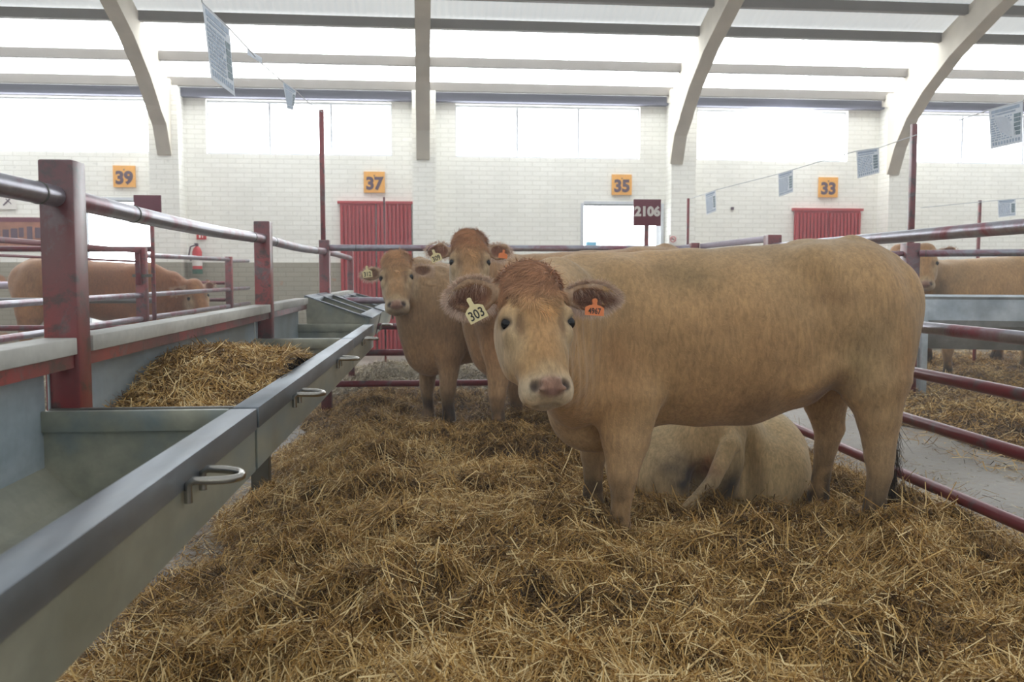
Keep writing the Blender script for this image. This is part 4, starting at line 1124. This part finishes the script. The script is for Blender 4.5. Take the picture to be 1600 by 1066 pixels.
def string(pts, label):
    m = MB(); m.tube(pts, .0035, 6); o = m.build('string_line', M['string']); tag(o, label, 'string')
lft = [Vector((-1.05, 2.6, 3.6)), shs[0][1][0], shs[0][1][1], at(395, 84, 5.4), at(403, 94, 5.5), shs[1][1][0], shs[1][1][1], at(478, 157, 7.2), Vector((-1.05, 8.34, 2.75))]
string(lft, 'white string line carrying the sheets at upper left')
m = MB(); p = at(398, 88, 5.45); m.hexa([p + Vector((dx, dy, dz + dx * -.6)) for dx in (-.04, .04) for dy in (-.004, .004) for dz in (-.016, .016)]); o = m.build('knotted_ribbon', M['paper']); tag(o, 'white knotted ribbon on the string between the upper left sheets', 'ribbon')
string([Vector((2.95, 3.2, 3.05)), shs[5][1][1], shs[5][1][0], shs[4][1][1], shs[4][1][0], shs[3][1][1], shs[3][1][0], shs[2][1][1], shs[2][1][0], at(1074, 312, 11.5)], 'white string line carrying the sheets at upper right')
string([shs[6][1][0] + Vector((-.6, .4, -.05)), shs[6][1][0], shs[6][1][1], shs[6][1][1] + Vector((1.2, -.6, .1))], 'short string holding the low right sheet')
# ear tags
ear_tag(MAIN, at(743, 488, 3.285), .072, .066, math.radians(-28), '303', 'cream', .50, (-.05, -1, .1))
ear_tag(MAIN, at(929, 484, 3.36), .074, .044, math.radians(4), '4967', 'orange', .46, (.15, -1, .1))
ear_tag(c3, at(681, 402, 6.02), .072, .060, math.radians(-22), '309', 'cream', .50)
ear_tag(c3, at(786, 399, 6.02), .060, .040, math.radians(10), '', 'orange')
ear_tag(c2, at(574, 427, 6.93), .072, .064, math.radians(-6), '312', 'cream', .50)
# ------------------------------------------------------------------ pen fences
XL, XR, YB = -1.048, 2.35, 8.3
def post(x, y, ztop, w, label, name='fence_post', z0=0.0, mat='post', group=None):
    m = MB((x, y, z0)); m.box((x - w / 2, y - w / 2, z0), (x + w / 2, y + w / 2, ztop)); o = m.build(name, M[mat], bevel=.006)
    return tag(o, label, 'post', group)
def rail(p, q, r, label, mat='rail', group=None, joints=(), name='fence_rail', bend=0.0):
    p, q = Vector(p), Vector(q); c = (p + q) / 2; m = MB(c); n = 9
    pts = [p.lerp(q, t / n) + Vector((0, 0, -bend * math.sin(math.pi * t / n))) for t in range(n + 1)]
    m.tube(pts, r, 18); o = m.build(name, M[mat], smooth=True); tag(o, label, 'rail', group)
    for t in joints:
        j = MB(); a = p.lerp(q, t) - c - Vector((0, 0, bend * math.sin(math.pi * t))); d = (q - p).normalized(); j.tube([a - d * .004, a - d * .003, a + d * .003, a + d * .004], [r * .9, r + .0022, r + .0022, r * .9], 18); j.build('weld_ring', M['dark_steel'], o, smooth=True)
    return o
PW = .093
for y, l in ((2.64, 'thick worn red fence post nearest the camera, rising from the feed trough'), (5.50, 'worn red fence post, second from camera, behind the straw-filled trough'), (8.34, 'red fence post at the far left corner of the pen')):
    post(XL, y, 1.615, PW, l, group='red posts of the trough-side fence', z0=(.665 if y < 6 else 0))
ZR = 1.515
rail((XL, -.5, ZR), (XL, 2.59, ZR), .0285, 'worn top tube left of the nearest red post', joints=(.965,), group='top tubes of the trough-side fence')
rail((XL, 2.69, ZR), (XL, 5.45, ZR), .0285, 'worn top tube between the two nearest red posts', joints=(.19, .90), group='top tubes of the trough-side fence', bend=.012)
rail((XL, 5.55, ZR), (XL, 8.29, ZR), .0285, 'worn top tube running to the far corner post', joints=(.1, .8), group='top tubes of the trough-side fence', bend=.014)
rail((XL, 8.39, ZR), (XL, 10.6, ZR - .02), .0285, 'pale top tube beyond the corner post', mat='rail', group='top tubes of the trough-side fence')
post(XL, 10.65, 1.60, .07, 'slim red post beyond the corner post, by door 37')
# back fence of the pen
for z, mt, l in ((1.545, 'rail', 'top tube across the back of the pen, above the cow heads'), (1.07, 'rail', 'grey second tube across the back of the pen'), (.835, 'redrail', 'middle red tube across the back of the pen'), (.595, 'redrail', 'red tube second from the ground behind the cow legs'), (.31, 'redrail', 'lowest red tube across the back of the pen')):
    rail((XL + .05, YB + .04, z), (XR - .05, YB + .04, z), .029, l, mat=mt, group='tubes of the back fence', joints=(.07,) if z > 1.5 else ())
# right fence
post(XR, 8.36, 1.60, .08, 'red corner post of the pen behind the tan cows')
post(XR, 6.35, 1.585, .10, 'red fence post top showing over the front cow, beside the lilac gate bar')
post(XR + .02, 1.0, 1.6, .09, 'red fence post at the near end of the right fence')
for z, r, mt, l in ((1.497, .031, 'rail', 'thick top tube of the right fence'), (1.045, .029, 'rail', 'grey red tube of the right fence crossing the far trough'),
                    (.815, .028, 'redrail', 'third tube of the right fence, below the far trough'), (.575, .028, 'redrail', 'fourth tube of the right fence over the concrete aisle'), (.285, .028, 'redrail', 'lowest red tube of the right fence, half in straw')):
    rail((XR, 1.05, z), (XR, 6.30, z), r, l, mat=mt, group='tubes of the right fence')
for z in (.815, .575, .285): rail((XR, 6.40, z), (XR, 8.32, z), .028, 'red tube at %s behind the lying cow' % {.815: 'mid height', .575: 'knee height', .285: 'ground level'}[z], mat='redrail', group='tubes of the far right fence section')
m = MB((XR, 7.35, 1.3)); m.box((XR + .035, 6.42, 1.545), (XR + .085, 8.30, 1.59), 0); m.box((XR + .04, 8.24, .35), (XR + .08, 8.28, 1.545)); m.box((XR + .04, 6.43, .35), (XR + .08, 6.47, 1.545)); m.box((XR + .04, 6.47, 1.02), (XR + .08, 8.24, 1.05))
o = m.build('pen_gate', M['rail_light'], bevel=.003); tag(o, 'lilac grey square-tube gate behind the back of the front cow', 'gate')
m = MB((XR, 9.3, 1.3)); m.box((XR - .025, 8.42, 1.545), (XR + .025, 10.3, 1.59)); m.box((XR - .02, 10.26, .0), (XR + .02, 10.3, 1.545)); m.box((XR - .02, 8.44, 1.02), (XR + .02, 10.26, 1.05)); m.box((XR - .02, 8.42, .3), (XR + .02, 8.46, 1.545))
o = m.build('pen_gate', M['rail_light'], bevel=.003); tag(o, 'lilac square-tube gate beyond the corner, under the 2106 board', 'gate')
# tall thin poles
def pole(x, y, z0, z1, w, label): m = MB((x, y, z0)); m.box((x - w / 2, y - w / 2, z0), (x + w / 2, y + w / 2, z1)); o = m.build('tall_pole', M['post'], bevel=.003); tag(o, label, 'pole')
pole(XL - .01, 8.34, 1.6, 2.77, .042, 'tall thin dark pole above the far left corner post')
p = at(601, 400, 11.0); pole(p.x, 11.0, 0, at(601, 308, 11.0).z, .024, 'thin dark pole in front of red door 37')
p = at(1074, 400, 10.9); pole(p.x, 10.9, 0, at(1074, 310, 10.9).z, .030, 'thin dark pole right of the no smoking sign')
p = at(1528, 400, 11.6); pole(p.x, 11.6, 0, at(1528, 313, 11.6).z, .034, 'thin dark pole at the right edge behind the rails')
# right neighbour pen
post(4.67, 8.8, 1.62, .14, 'broad red and lilac post of the pen across the aisle'); pole(4.67, 8.8, 1.6, 2.79, .052, 'tall thin dark pole on the post across the aisle')
rail((3.6, 8.9, 1.515), (4.6, 8.82, 1.515), .026, 'tube left of the post across the aisle', group='tubes across the aisle'); rail((4.74, 8.74, 1.515), (7.1, 6.9, 1.5), .034, 'tube right of the post across the aisle', group='tubes across the aisle', joints=(.02,))
# left neighbour pens
XN = -3.0
post(XN, 9.42, 1.58, .10, 'red post of the left pens under the blank maroon board'); post(XN, 13.2, 1.56, .09, 'far red post of the left pens near the extinguisher')
post(XN, 5.2, 1.58, .09, 'red post of the left pens nearest the camera, at the left edge')
for y0, y1, l in ((5.25, 9.36, 'near section'), (9.48, 13.15, 'far section'), (13.25, 14.5, 'last section')):
    for z, l2 in ((1.10, 'upper'), (.865, 'lower')): rail((XN, y0, z), (XN, y1, z), .026, '%s tube of the left pens, %s' % (l2, l), group='tubes of the left pen fence')
rail((XN, 9.48, 1.50), (XN, 13.15, 1.52), .027, 'top tube of the left pens beyond the maroon board'); rail((XN, 13.25, 1.50), (XN, 14.5, 1.52), .024, 'top tube of the left pens by the back wall')
m = MB((XN, 7.3, 1.5)); m.box((XN - .02, 5.25, 1.52), (XN + .02, 9.36, 1.56)); m.box((XN - .012, 5.25, 1.425), (XN + .012, 9.36, 1.445)); m.box((XN - .02, 9.30, 1.2), (XN + .02, 9.36, 1.52)); m.box((XN - .02, 5.25, 1.2), (XN + .02, 5.31, 1.52)); o = m.build('pen_gate', M['redrail'], bevel=.003); tag(o, 'slim red gate bar in front of the brown cow', 'gate')
m = MB((XN, 9.42, 1.3))
m.box((XN - .07, 9.35, 1.28), (XN + .12, 9.37, 1.31)); o = m.build('gate_latch', M['dark_steel']); tag(o, 'dark latch on the red post under the maroon board', 'latch')
for z, mt in ((1.575, 'redrail'), (1.03, 'rail_grey'), (.74, 'redrail')): rail((XN - .06, 10.0, z), (-10, 10.0, z), .03, 'brown cross tube at the far left, %s' % {1.575: 'highest', 1.03: 'middle', .74: 'lowest'}[z], mat=mt, group='cross tubes of the left pens')
for z in (1.19, .95): rail((XN - .06, 13.2, z), (-9, 13.2, z), .026, '%s dark tube behind the head of the brown cow' % ('upper' if z > 1 else 'lower'), mat='redrail', group='rear cross tubes of the left pens')
rail((-10, 13.0, 1.16), (-5.9, 13.0, 1.16), .05, 'pale thick tube at the far left behind the brown cow', mat='rail_light')

# ------------------------------------------------------------------ feed troughs on the left fence
XF, ZF = -.52, .93
def trough_root(y, label): return empty('feed_trough', (XL, y, .62), label, 'trough', 'feed troughs hung along the left fence')
def handle(parent, y, off):
    h = MB(); pts = []; x0 = XF + .012; zz = ZF - .040
    for t in [k * math.pi / 10 for k in range(11)]: pts.append((x0 + .012 + .082 * math.sin(t) ** .8 if math.sin(t) > 1e-6 else x0 + .012, y + .056 * math.cos(t), zz - .004 * math.sin(t)))
    pts = [(x0, y + .056, zz - .045), (x0, y + .056, zz - .008)] + pts + [(x0, y - .056, zz - .008), (x0, y - .056, zz - .045)]
    h.tube([Vector(p) - off for p in pts], .0085, 12); h.build('handle', M['chrome'], parent, smooth=True)
def trough(y0, y1, label, handles, far_end=True, near_end=True, tilt=0.0, dividers=()):
    r = trough_root((y0 + y1) / 2, label); off = Vector(r.location)
    # section: back sheet, sloping floor, front sheet, rim
    def sheet_(pts, t=.004):
        m = MB(); 
        for (a, b) in zip(pts[:-1], pts[1:]):
            d = Vector((b[0] - a[0], b[1] - a[1])); n = Vector((-d.y, d.x)).normalized() * t
            m.hexa([Vector((x, y, z)) - off for y in (y0, y1) for (x, z) in ((a[0], a[1]), (a[0] + n.x, a[1] + n.y), (b[0], b[1]), (b[0] + n.x, b[1] + n.y))])
        return m
    BX = -1.085
    b = sheet_([(BX, 1.045), (BX, .775)]).build('back_panel', M['back'], r)
    sheet_([(BX, .775), (-1.00, .69), (-.93, .66), (-.70, .66), (-.62, .72)]).build('trough_floor', M['steel'], r)
    sheet_([(-.62, .72), (XF - .062, .86), (XF - .062, ZF - .006)]).build('inner_front', M['steel'], r)
    sheet_([(-.70, .645), (XF, .755), (XF, .873)], .004).build('front_panel', M['steel'], r)
    m = MB(); prof = [(XF - .066, ZF), (XF + .006, ZF), (XF + .006, ZF - .058), (XF - .001, ZF - .058), (XF - .001, ZF - .012), (XF - .066, ZF - .012)]
    m.prism([(x - off.x, z - off.z) for x, z in prof], 1, y0 - off.y, y1 - off.y); m.build('rim', M['rim'], r, .0015)
    def end(y, t=.006):
        poly = [(BX + .004, ZF - .005), (XF - .004, ZF - .014), (XF - .004, .76), (-.70, .65), (-.93, .652), (-1.0, .682), (BX + .004, .77)]
        m = MB(); m.prism([(x - off.x, z - off.z) for x, z in poly], 1, y - t / 2 - off.y, y + t / 2 - off.y)
        return m
    for flag, y, s in ((far_end, y1 - .012, -1), (near_end, y0 + .012, 1)):
        if flag:
            e = end(y).build('end_plate', M['steel'], r)
            m = MB(); m.box((BX + .004 - off.x, y - .018 - off.y, ZF - .055 - off.z), (XF - .066 - off.x, y + .004 - off.y, ZF - .05 - off.z + .052)); m.build('end_rim', M['steel'] if s < 0 else M['dark_steel'], r, .002)
    for y in handles: handle(r, y, off)
    return r
T1_ = trough(-.4, 2.555, 'near steel feed trough, almost empty, in the lower left corner', (1.895,))
T2_ = trough(2.585, 5.36, 'second steel feed trough, heaped with straw', (3.22, 4.55))
trough(5.39, 6.98, 'third steel feed trough, short and empty, behind the straw-filled one', (5.97,))
def trough_leg(r, y):
    m = MB(); m.box((XL - .05 - r.location.x, y - .045 - r.location.y, -r.location.z), (XL + .05 - r.location.x, y + .045 - r.location.y, .655 - r.location.z)); m.build('leg', M['dark_steel'], r, .004)
trough_leg(T2_, 5.30); trough_leg(T1_, .9)
# tipped troughs behind
def tipped(y0, y1, label, up=.16, n=3):
    r = trough_root((y0 + y1) / 2, label); off = Vector(r.location)
    A, B_, C_, D_ = (-1.03, 1.05 + up), (-.55, .965), (-.60, .76), (-1.02, .84)
    def V2(p, y): return Vector((p[0], y, p[1])) - off
    def slab(p, q, y0_, y1_, t, nm, mat):
        d = Vector((q[0] - p[0], q[1] - p[1])); nn = Vector((-d.y, d.x)).normalized() * t; m = MB()
        m.hexa([V2(x, y) for y in (y0_, y1_) for x in (p, (p[0] + nn.x, p[1] + nn.y), q, (q[0] + nn.x, q[1] + nn.y))]); return m.build(nm, mat, r)
    slab(A, D_, y0, y1, .005, 'back_panel', M['back']); slab(D_, C_, y0, y1, .005, 'trough_floor', M['steel']); slab(C_, B_, y0, y1, .005, 'front_panel', M['steel'])
    m = MB(); m.hexa([V2(x, y) for y in (y0, y1) for x in ((B_[0] - .07, B_[1] + .028), (B_[0] - .07, B_[1] + .040), (B_[0] + .02, B_[1]), (B_[0] + .02, B_[1] + .012))]); m.build('rim', M['rim'], r, .002)
    m = MB(); m.hexa([V2(x, y) for y in (y0, y1) for x in ((A[0] - .01, A[1] - .02), (A[0] - .01, A[1] + .008), (A[0] + .06, A[1] - .045), (A[0] + .06, A[1] - .015))]); m.build('back_rim', M['rim'], r, .002)
    for k in range(n + 1):
        y = y0 + (y1 - y0) * k / n; m = MB(); m.prism([(p[0] - off.x, p[1] - off.z) for p in (A, B_, C_, D_)], 1, y - .004 - off.y, y + .004 - off.y); m.build('end_plate' if k in (0, n) else 'divider', M['steel'], r)
        m = MB(); m.hexa([V2(x, yy) for yy in (y - .02, y + .02) for x in ((A[0], A[1] - .002), (A[0], A[1] + .008), (B_[0] - .03, B_[1] + .010), (B_[0] - .03, B_[1] + .022))]); m.build('plate_rim', M['rim'], r, .001)
    handle(r, (y0 + y1) / 2, off)
tipped(7.02, 8.26, 'tipped-up steel trough at the far left corner of the pen', .09, 2)
tipped(8.45, 10.6, 'tipped-up steel trough beyond the corner post', .05, 3)
# cap boards and the red angle beneath them
for i, (y0, y1, l) in enumerate(((-.4, 2.585, 'pale cap board on the back of the near trough'), (2.70, 5.44, 'pale cap board behind the straw-filled trough'), (5.56, 6.95, 'pale cap board behind the short empty trough'), (8.4, 10.5, 'pale cap board beyond the corner post'))):
    m = MB((XL, (y0 + y1) / 2, 1.1)); m.box((XL - .045, y0, 1.082), (XL + .047, y1, 1.128)); o = m.build('cap_board', M['cap'], bevel=.003); tag(o, l, 'board', 'cap boards on the trough backs')
    m = MB((XL, (y0 + y1) / 2, 1.06)); m.box((XL - .03, y0, 1.045), (XL + .036, y1, 1.081)); o = m.build('angle_bar', M['post']); tag(o, l.replace('pale cap board', 'dark red angle bar under the cap board'), 'bar', 'red angle bars under the cap boards')
# far galvanised trough across the aisle
r = empty('feed_trough', (5.6, 8.4, 0), 'long pale galvanised trough on legs across the right aisle', 'trough')
off = Vector((5.6, 8.4, 0)); a, b = Vector((4.78, 8.72, 0)), Vector((7.4, 7.75, 0)); dd_ = (b - a).normalized(); nn_ = Vector((dd_.y, -dd_.x, 0))
def tprism(poly, nm, mat, p=a, q=b, bev=.0):
    m = MB(); n = len(poly); vs = [c + nn_ * u + Vector((0, 0, z)) - off for c in (p, q) for u, z in poly]
    m.add(vs, [tuple(range(n)), tuple(range(2 * n - 1, n - 1, -1))] + [(i, (i + 1) % n, n + (i + 1) % n, n + i) for i in range(n)]); return m.build(nm, mat, r, bev)
tprism([(.10, 1.07), (.13, .86), (.10, .80), (-.14, .56), (-.18, .56), (-.40, .80), (-.42, 1.05), (-.40, 1.05), (-.37, .80), (-.17, .58), (.08, .81), (.09, .87), (.07, 1.07)], 'trough_body', M['galv'])
tprism([(.10, 1.06), (.115, 1.09), (.05, 1.11), (.05, 1.09)], 'front_lip', M['galv']); tprism([(-.46, 1.04), (-.36, 1.04), (-.36, 1.06), (-.46, 1.06)], 'rear_lip', M['galv'])
for t in (.0, .97):
    for u in (.12, -.36):
        p = a.lerp(b, t) + nn_ * u; m = MB(); m.hexa([p + Vector((dx, dy, dz)) - off for dx in (-.03, .03) for dy in (-.02, .02) for dz in (0, .95)]); m.build('leg', M['galv'], r, .003)
    tprism([(.10, 1.05), (.12, .86), (.08, .80), (-.15, .57), (-.17, .57), (-.39, .80), (-.41, 1.04)], 'end_plate', M['galv'], a.lerp(b, t), a.lerp(b, t) + dd_ * .01)
# bits on the floor
# ------------------------------------------------------------------ straw
def hf_noise(x, y, sc, seed):
    P = np.stack([x, y, np.zeros_like(x)], 1); return vnoise(P, sc, seed)
def straw_mesh(name, mat, hfun, sampler, n, seed, zs=(0, .04), L=(.035, .105), Wd=(.0020, .0046), pitch=.36, tone_shift=0.0, toneamp=.45, up=0.0):
    rs = np.random.RandomState(seed); x, y = sampler(rs, n); n = len(x); z, dens = hfun(x, y)
    keep = rs.rand(n) < dens; x, y, z = x[keep], y[keep], z[keep]; n = len(x)
    swirl = hf_noise(x, y, 2.2, seed + 1) * 9; az = swirl + rs.randn(n) * 1.1
    pt = rs.randn(n) * pitch + up
    D = np.stack([np.cos(az) * np.cos(pt), np.sin(az) * np.cos(pt), np.sin(pt)], 1)
    Ln = L[0] + (L[1] - L[0]) * rs.rand(n) ** 1.6; w = Wd[0] + (Wd[1] - Wd[0]) * rs.rand(n) ** 2
    # slope of the bed under the stalk
    e = .04; zx = (hfun(x + e, y)[0] - z) / e; zy = (hfun(x, y + e)[0] - z) / e
    D[:, 2] += zx * D[:, 0] + zy * D[:, 1]; D = unit(D)
    lift = zs[0] + (zs[1] - zs[0]) * rs.rand(n) ** 1.5
    P = np.stack([x, y, z + lift], 1) - D * (Ln * .5)[:, None]
    NN = unit(np.stack([rs.randn(n) * .5, rs.randn(n) * .5, np.ones(n)], 1))
    bend = rs.randn(n, 3) * (Ln * .24)[:, None]; bend[:, 2] -= Ln * .06
    V, F, k = ribbons(P, D, NN, Ln, w, bend, 2, .75)
    macro = hf_noise(x, y, 3.0, seed + 5) - .5; mid = hf_noise(x, y, 9.0, seed + 7) - .5
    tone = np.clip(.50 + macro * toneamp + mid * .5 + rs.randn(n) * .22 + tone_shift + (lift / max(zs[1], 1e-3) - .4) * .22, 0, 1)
    V[:, 2] = np.maximum(V[:, 2], .004)
    o = link(name, fast_mesh(name, V, F, tone=np.repeat(tone, k), smooth=False), mat)
    return o

def bed_h(x, y):
    """height of the pen bedding and how dense the straw lies"""
    n1 = hf_noise(x, y, 1.1, 21); n2 = hf_noise(x, y, 3.4, 22); n3 = hf_noise(x, y, 9.0, 23)
    edge = -1.17 + .20 * (hf_noise(y, y * 0, 1.9, 30) - .5) - .08 * np.clip((3.6 - y) / .8, 0, 1) + .15 * np.exp(-((y - 4.1) / .4) ** 2)
    el = np.clip((x - edge) / .55, 0, 1); er = np.clip((2.62 + .15 * (n1 - .5) - x) / .35, 0, 1)
    m = (el * er) ** .7
    n4 = hf_noise(x, y, 6.0, 24)
    z = m * (.020 + .080 * n1 + .070 * n2 + .050 * n3 + .095 * np.clip((n4 - .38) * 1.8, 0, 1))
    z += .09 * np.exp(-(((x - .15) / .75) ** 2 + ((y - 5.9) / .35) ** 2)) + .05 * np.exp(-(((x + .15) / .5) ** 2 + ((y - 4.3) / .6) ** 2))
    z = z - .075 * np.exp(-(((x - 1.5) / .42) ** 2 + ((y - 4.85) / .38) ** 2)); z = np.maximum(z, 0)
    dens = np.where(m > .02, 1.0, np.where((x > edge - .22) | (x > 2), .20, .05)) * np.where(x > 2.9, .12, 1) * np.where(x > 3.3, .3, 1)
    return z, dens
def bed_sampler(y0, y1, x0, x1, p):
    def f(rs, n):
        t = rs.rand(n); k = 1 - p       # pdf ~ y^-p
        y = (y0 ** k + t * (y1 ** k - y0 ** k)) ** (1 / k); x = x0 + (x1 - x0) * rs.rand(n); return x, y
    return f
# bedding body
def bed_mesh(name, x0, x1, y0, y1, st, hfun, mat, drop=.012):
    xs = np.arange(x0, x1, st); ys = np.arange(y0, y1, st); X, Y = np.meshgrid(xs, ys, indexing='ij'); z, d = hfun(X.ravel(), Y.ravel())
    z = z - drop + .012 * (hf_noise(X.ravel(), Y.ravel(), 28, 77) - .5)
    V = np.stack([X.ravel(), Y.ravel(), z], 1).astype(np.float32); nx, ny = X.shape; i = np.arange(nx * ny).reshape(nx, ny)
    F = np.stack([i[:-1, :-1], i[1:, :-1], i[1:, 1:], i[:-1, 1:]], -1).reshape(-1, 4)
    F = F[(z[F] > -drop * .9 + .004).any(1)]
    return link(name, fast_mesh(name, V, F), mat)
def matted(name, a, b, c):
    m = NT(name); v = m.coord(world=True); v2 = m.coord((1, 3.2, 1), world=True); n = m.noise(60, 6, .75, v2, 1.2); n2 = m.noise(4, 5, .6, v)
    col = m.ramp(n, [(.34, rgba(a)), (.52, rgba(b)), (.72, rgba(c))]); col = m.mix(m.ramp(n2, [(.35, g(0)), (.7, g(.5))]), col, rgba(a))
    m.set(Base_Color=col, Roughness=.85); m.bump(n, .8, .015); return m.mat
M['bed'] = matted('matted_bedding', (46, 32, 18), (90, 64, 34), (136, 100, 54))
M['bed_grey'] = matted('trodden_grey_bedding', (92, 80, 64), (134, 120, 98), (176, 164, 138))
o = bed_mesh('straw_bedding', -1.35, 2.75, 2.0, 9.0, .03, bed_h, M['bed']); tag(o, 'deep golden straw bedding covering the floor of the pen', 'straw', kind='stuff')
s = straw_mesh('straw_stalks', M['straw'], bed_h, bed_sampler(2.2, 8.9, -1.4, 3.2, 1.7), 620000, 5, zs=(-.010, .045)); tag(s, 'loose golden straw stalks strewn over the pen bedding', 'straw', kind='stuff')
s = straw_mesh('straw_stalks', M['straw'], bed_h, bed_sampler(2.2, 5.5, -1.2, 3.0, 1.5), 22000, 6, zs=(.01, .06), L=(.07, .20), Wd=(.0032, .0062), pitch=.40, tone_shift=.24, up=.10); tag(s, 'long bright straw stalks sticking up in the foreground', 'straw', kind='stuff')
def chaff_h(x, y): z, d = bed_h(x, y); return z, np.clip(.15 + .5 * (hf_noise(x, y, 2.5, 41) > .5), 0, 1) * np.where(x < 2.2, .22, 1) * np.where(x > 3.3, .5, 1.6)
s = straw_mesh('straw_litter', M['straw_dim'], chaff_h, bed_sampler(2.6, 9.5, -1.15, 4.6, 1.4), 46000, 8, zs=(.001, .01), L=(.015, .06), Wd=(.0025, .006), pitch=.06, tone_shift=.1); tag(s, 'thin scattered straw litter on the bare concrete aisle', 'straw litter', kind='stuff')
# behind the back fence: grey trodden straw
def back_h(x, y):
    n1 = hf_noise(x, y, 1.6, 51); n2 = hf_noise(x, y, 5, 52); m = np.clip((x + 1.3) / .5, 0, 1) * np.clip((2.3 - x) / .3, 0, 1) * np.clip((y - 8.35) / .4, 0, 1) * np.clip((12.2 - y) / .6, 0, 1)
    return m ** .6 * (.06 + .20 * n1 * np.clip((y - 8.4) / 1.2, 0, 1) + .05 * n2), np.where(m > .02, 1.0, .08)
o = bed_mesh('trodden_bedding', -1.4, 2.4, 8.3, 12.4, .05, back_h, M['bed_grey']); tag(o, 'grey trodden bedding in the pen behind the back fence', 'straw', kind='stuff')
s = straw_mesh('trodden_stalks', M['straw_dim'], back_h, bed_sampler(8.4, 12.2, -1.3, 2.3, 1.5), 42000, 9, zs=(0, .03), Wd=(.004, .008)); tag(s, 'dull straw stalks lying behind the back fence', 'straw', kind='stuff')
# pen across the aisle
def far_h(x, y):
    n1 = hf_noise(x, y, 1.4, 61); n2 = hf_noise(x, y, 5, 62); edge = 3.95 + .35 * (n1 - .5)
    m = np.clip((x - edge) / .7, 0, 1) * np.clip((y - 4.4) / .6, 0, 1) * np.clip((13.8 - y) / .5, 0, 1); return m ** .7 * (.04 + .10 * n1 + .05 * n2), np.where(m > .02, 1.0, .15)
o = bed_mesh('straw_bedding', 3.7, 9.5, 4.3, 13.9, .06, far_h, M['bed']); tag(o, 'straw bedding of the pen across the right aisle', 'straw', kind='stuff')
s = straw_mesh('straw_stalks', M['straw'], far_h, bed_sampler(4.6, 13.5, 3.6, 9.0, 1.4), 70000, 11, zs=(0, .035), Wd=(.004, .008), L=(.06, .15)); tag(s, 'loose straw stalks under and around the far galvanised trough', 'straw', kind='stuff')
# left pens
def left_h(x, y):
    n1 = hf_noise(x, y, 1.4, 71); n2 = hf_noise(x, y, 5, 72); m = np.clip((-3.1 - x) / .3, 0, 1) * np.clip((y - 6) / .5, 0, 1) * np.clip((14.8 - y) / .4, 0, 1); return m ** .7 * (.05 + .1 * n1 + .04 * n2), np.where(m > .02, 1., .1)
o = bed_mesh('straw_bedding', -10, -3.05, 6, 14.8, .08, left_h, M['bed_grey']); tag(o, 'pale bedding on the floor of the left pens', 'straw', kind='stuff')
s = straw_mesh('straw_stalks', M['straw_dim'], left_h, bed_sampler(6.2, 14.5, -9.5, -3.05, 1.2), 14000, 12, zs=(0, .03), Wd=(.006, .010), L=(.08, .18)); tag(s, 'pale loose stalks on the floor of the left pens', 'straw', kind='stuff')
# straw heaped in the second trough
def heap_h(x, y):
    n1 = hf_noise(x, y, 3.2, 81); n2 = hf_noise(x, y, 9, 82)
    u = (x + 1.08) / .50; mid = np.exp(-((y - 3.75) / .85) ** 2); z = .72 + .235 * mid * (1 - .25 * (u - .35) ** 2) + .05 * n1 + .025 * n2 + .03 * np.clip(u - .4, 0, 1)
    return np.minimum(z, 1.0), np.where((x > -1.075) & (x < -.60) & (y > 2.62) & (y < 5.32), 1., 0.)
o = bed_mesh('straw_heap', -1.078, -.585, 2.62, 5.34, .022, heap_h, M['bed'], .02); tag(o, 'heap of chopped straw filling the second trough', 'straw', kind='stuff')
s = straw_mesh('heap_stalks', M['straw'], heap_h, bed_sampler(2.64, 5.32, -1.07, -.60, .9), 30000, 13, zs=(-.01, .02), L=(.03, .08), Wd=(.0022, .004), tone_shift=.12, pitch=.35); tag(s, 'loose stalks on the straw heap in the second trough', 'straw', kind='stuff')
def small_h(x, y):
    n2 = hf_noise(x, y, 9, 92); q = np.exp(-((y - 1.25) / .30) ** 2); return .675 + .085 * q + .02 * n2, np.where((x > -.98) & (x < -.62) & (np.abs(y - 1.3) < .42), 1., 0.)
o = bed_mesh('straw_heap', -.99, -.63, .8, 1.75, .02, small_h, M['bed'], .015); tag(o, 'small heap of straw left in the near trough', 'straw', kind='stuff')
s = straw_mesh('heap_stalks', M['straw'], small_h, bed_sampler(.85, 1.75, -.98, -.62, .5), 6000, 14, zs=(-.005, .02), L=(.03, .09), Wd=(.0022, .004), tone_shift=.12, pitch=.35); tag(s, 'loose stalks on the small heap in the near trough', 'straw', kind='stuff')
# haze added in the hall air to imitate veiling glare
if HAZE > 0:
    m = bpy.data.materials.new('glare_haze'); m.use_nodes = True; t = m.node_tree; t.nodes.remove(t.nodes['Principled BSDF'])
    v = t.nodes.new('ShaderNodeVolumeScatter'); v.inputs['Color'].default_value = (0.95, 0.97, 1.0, 1); v.inputs['Density'].default_value = HAZE; v.inputs['Anisotropy'].default_value = 0.45
    t.links.new(v.outputs[0], t.nodes['Material Output'].inputs['Volume'])
    b = MB(); b.box((-15.4, -6.6, .02), (17.4, 14.6, 5.95)); o = b.build('glare_haze', m); tag(o, 'thin bright haze added to the air of the hall as veiling glare', 'haze', kind='stuff')
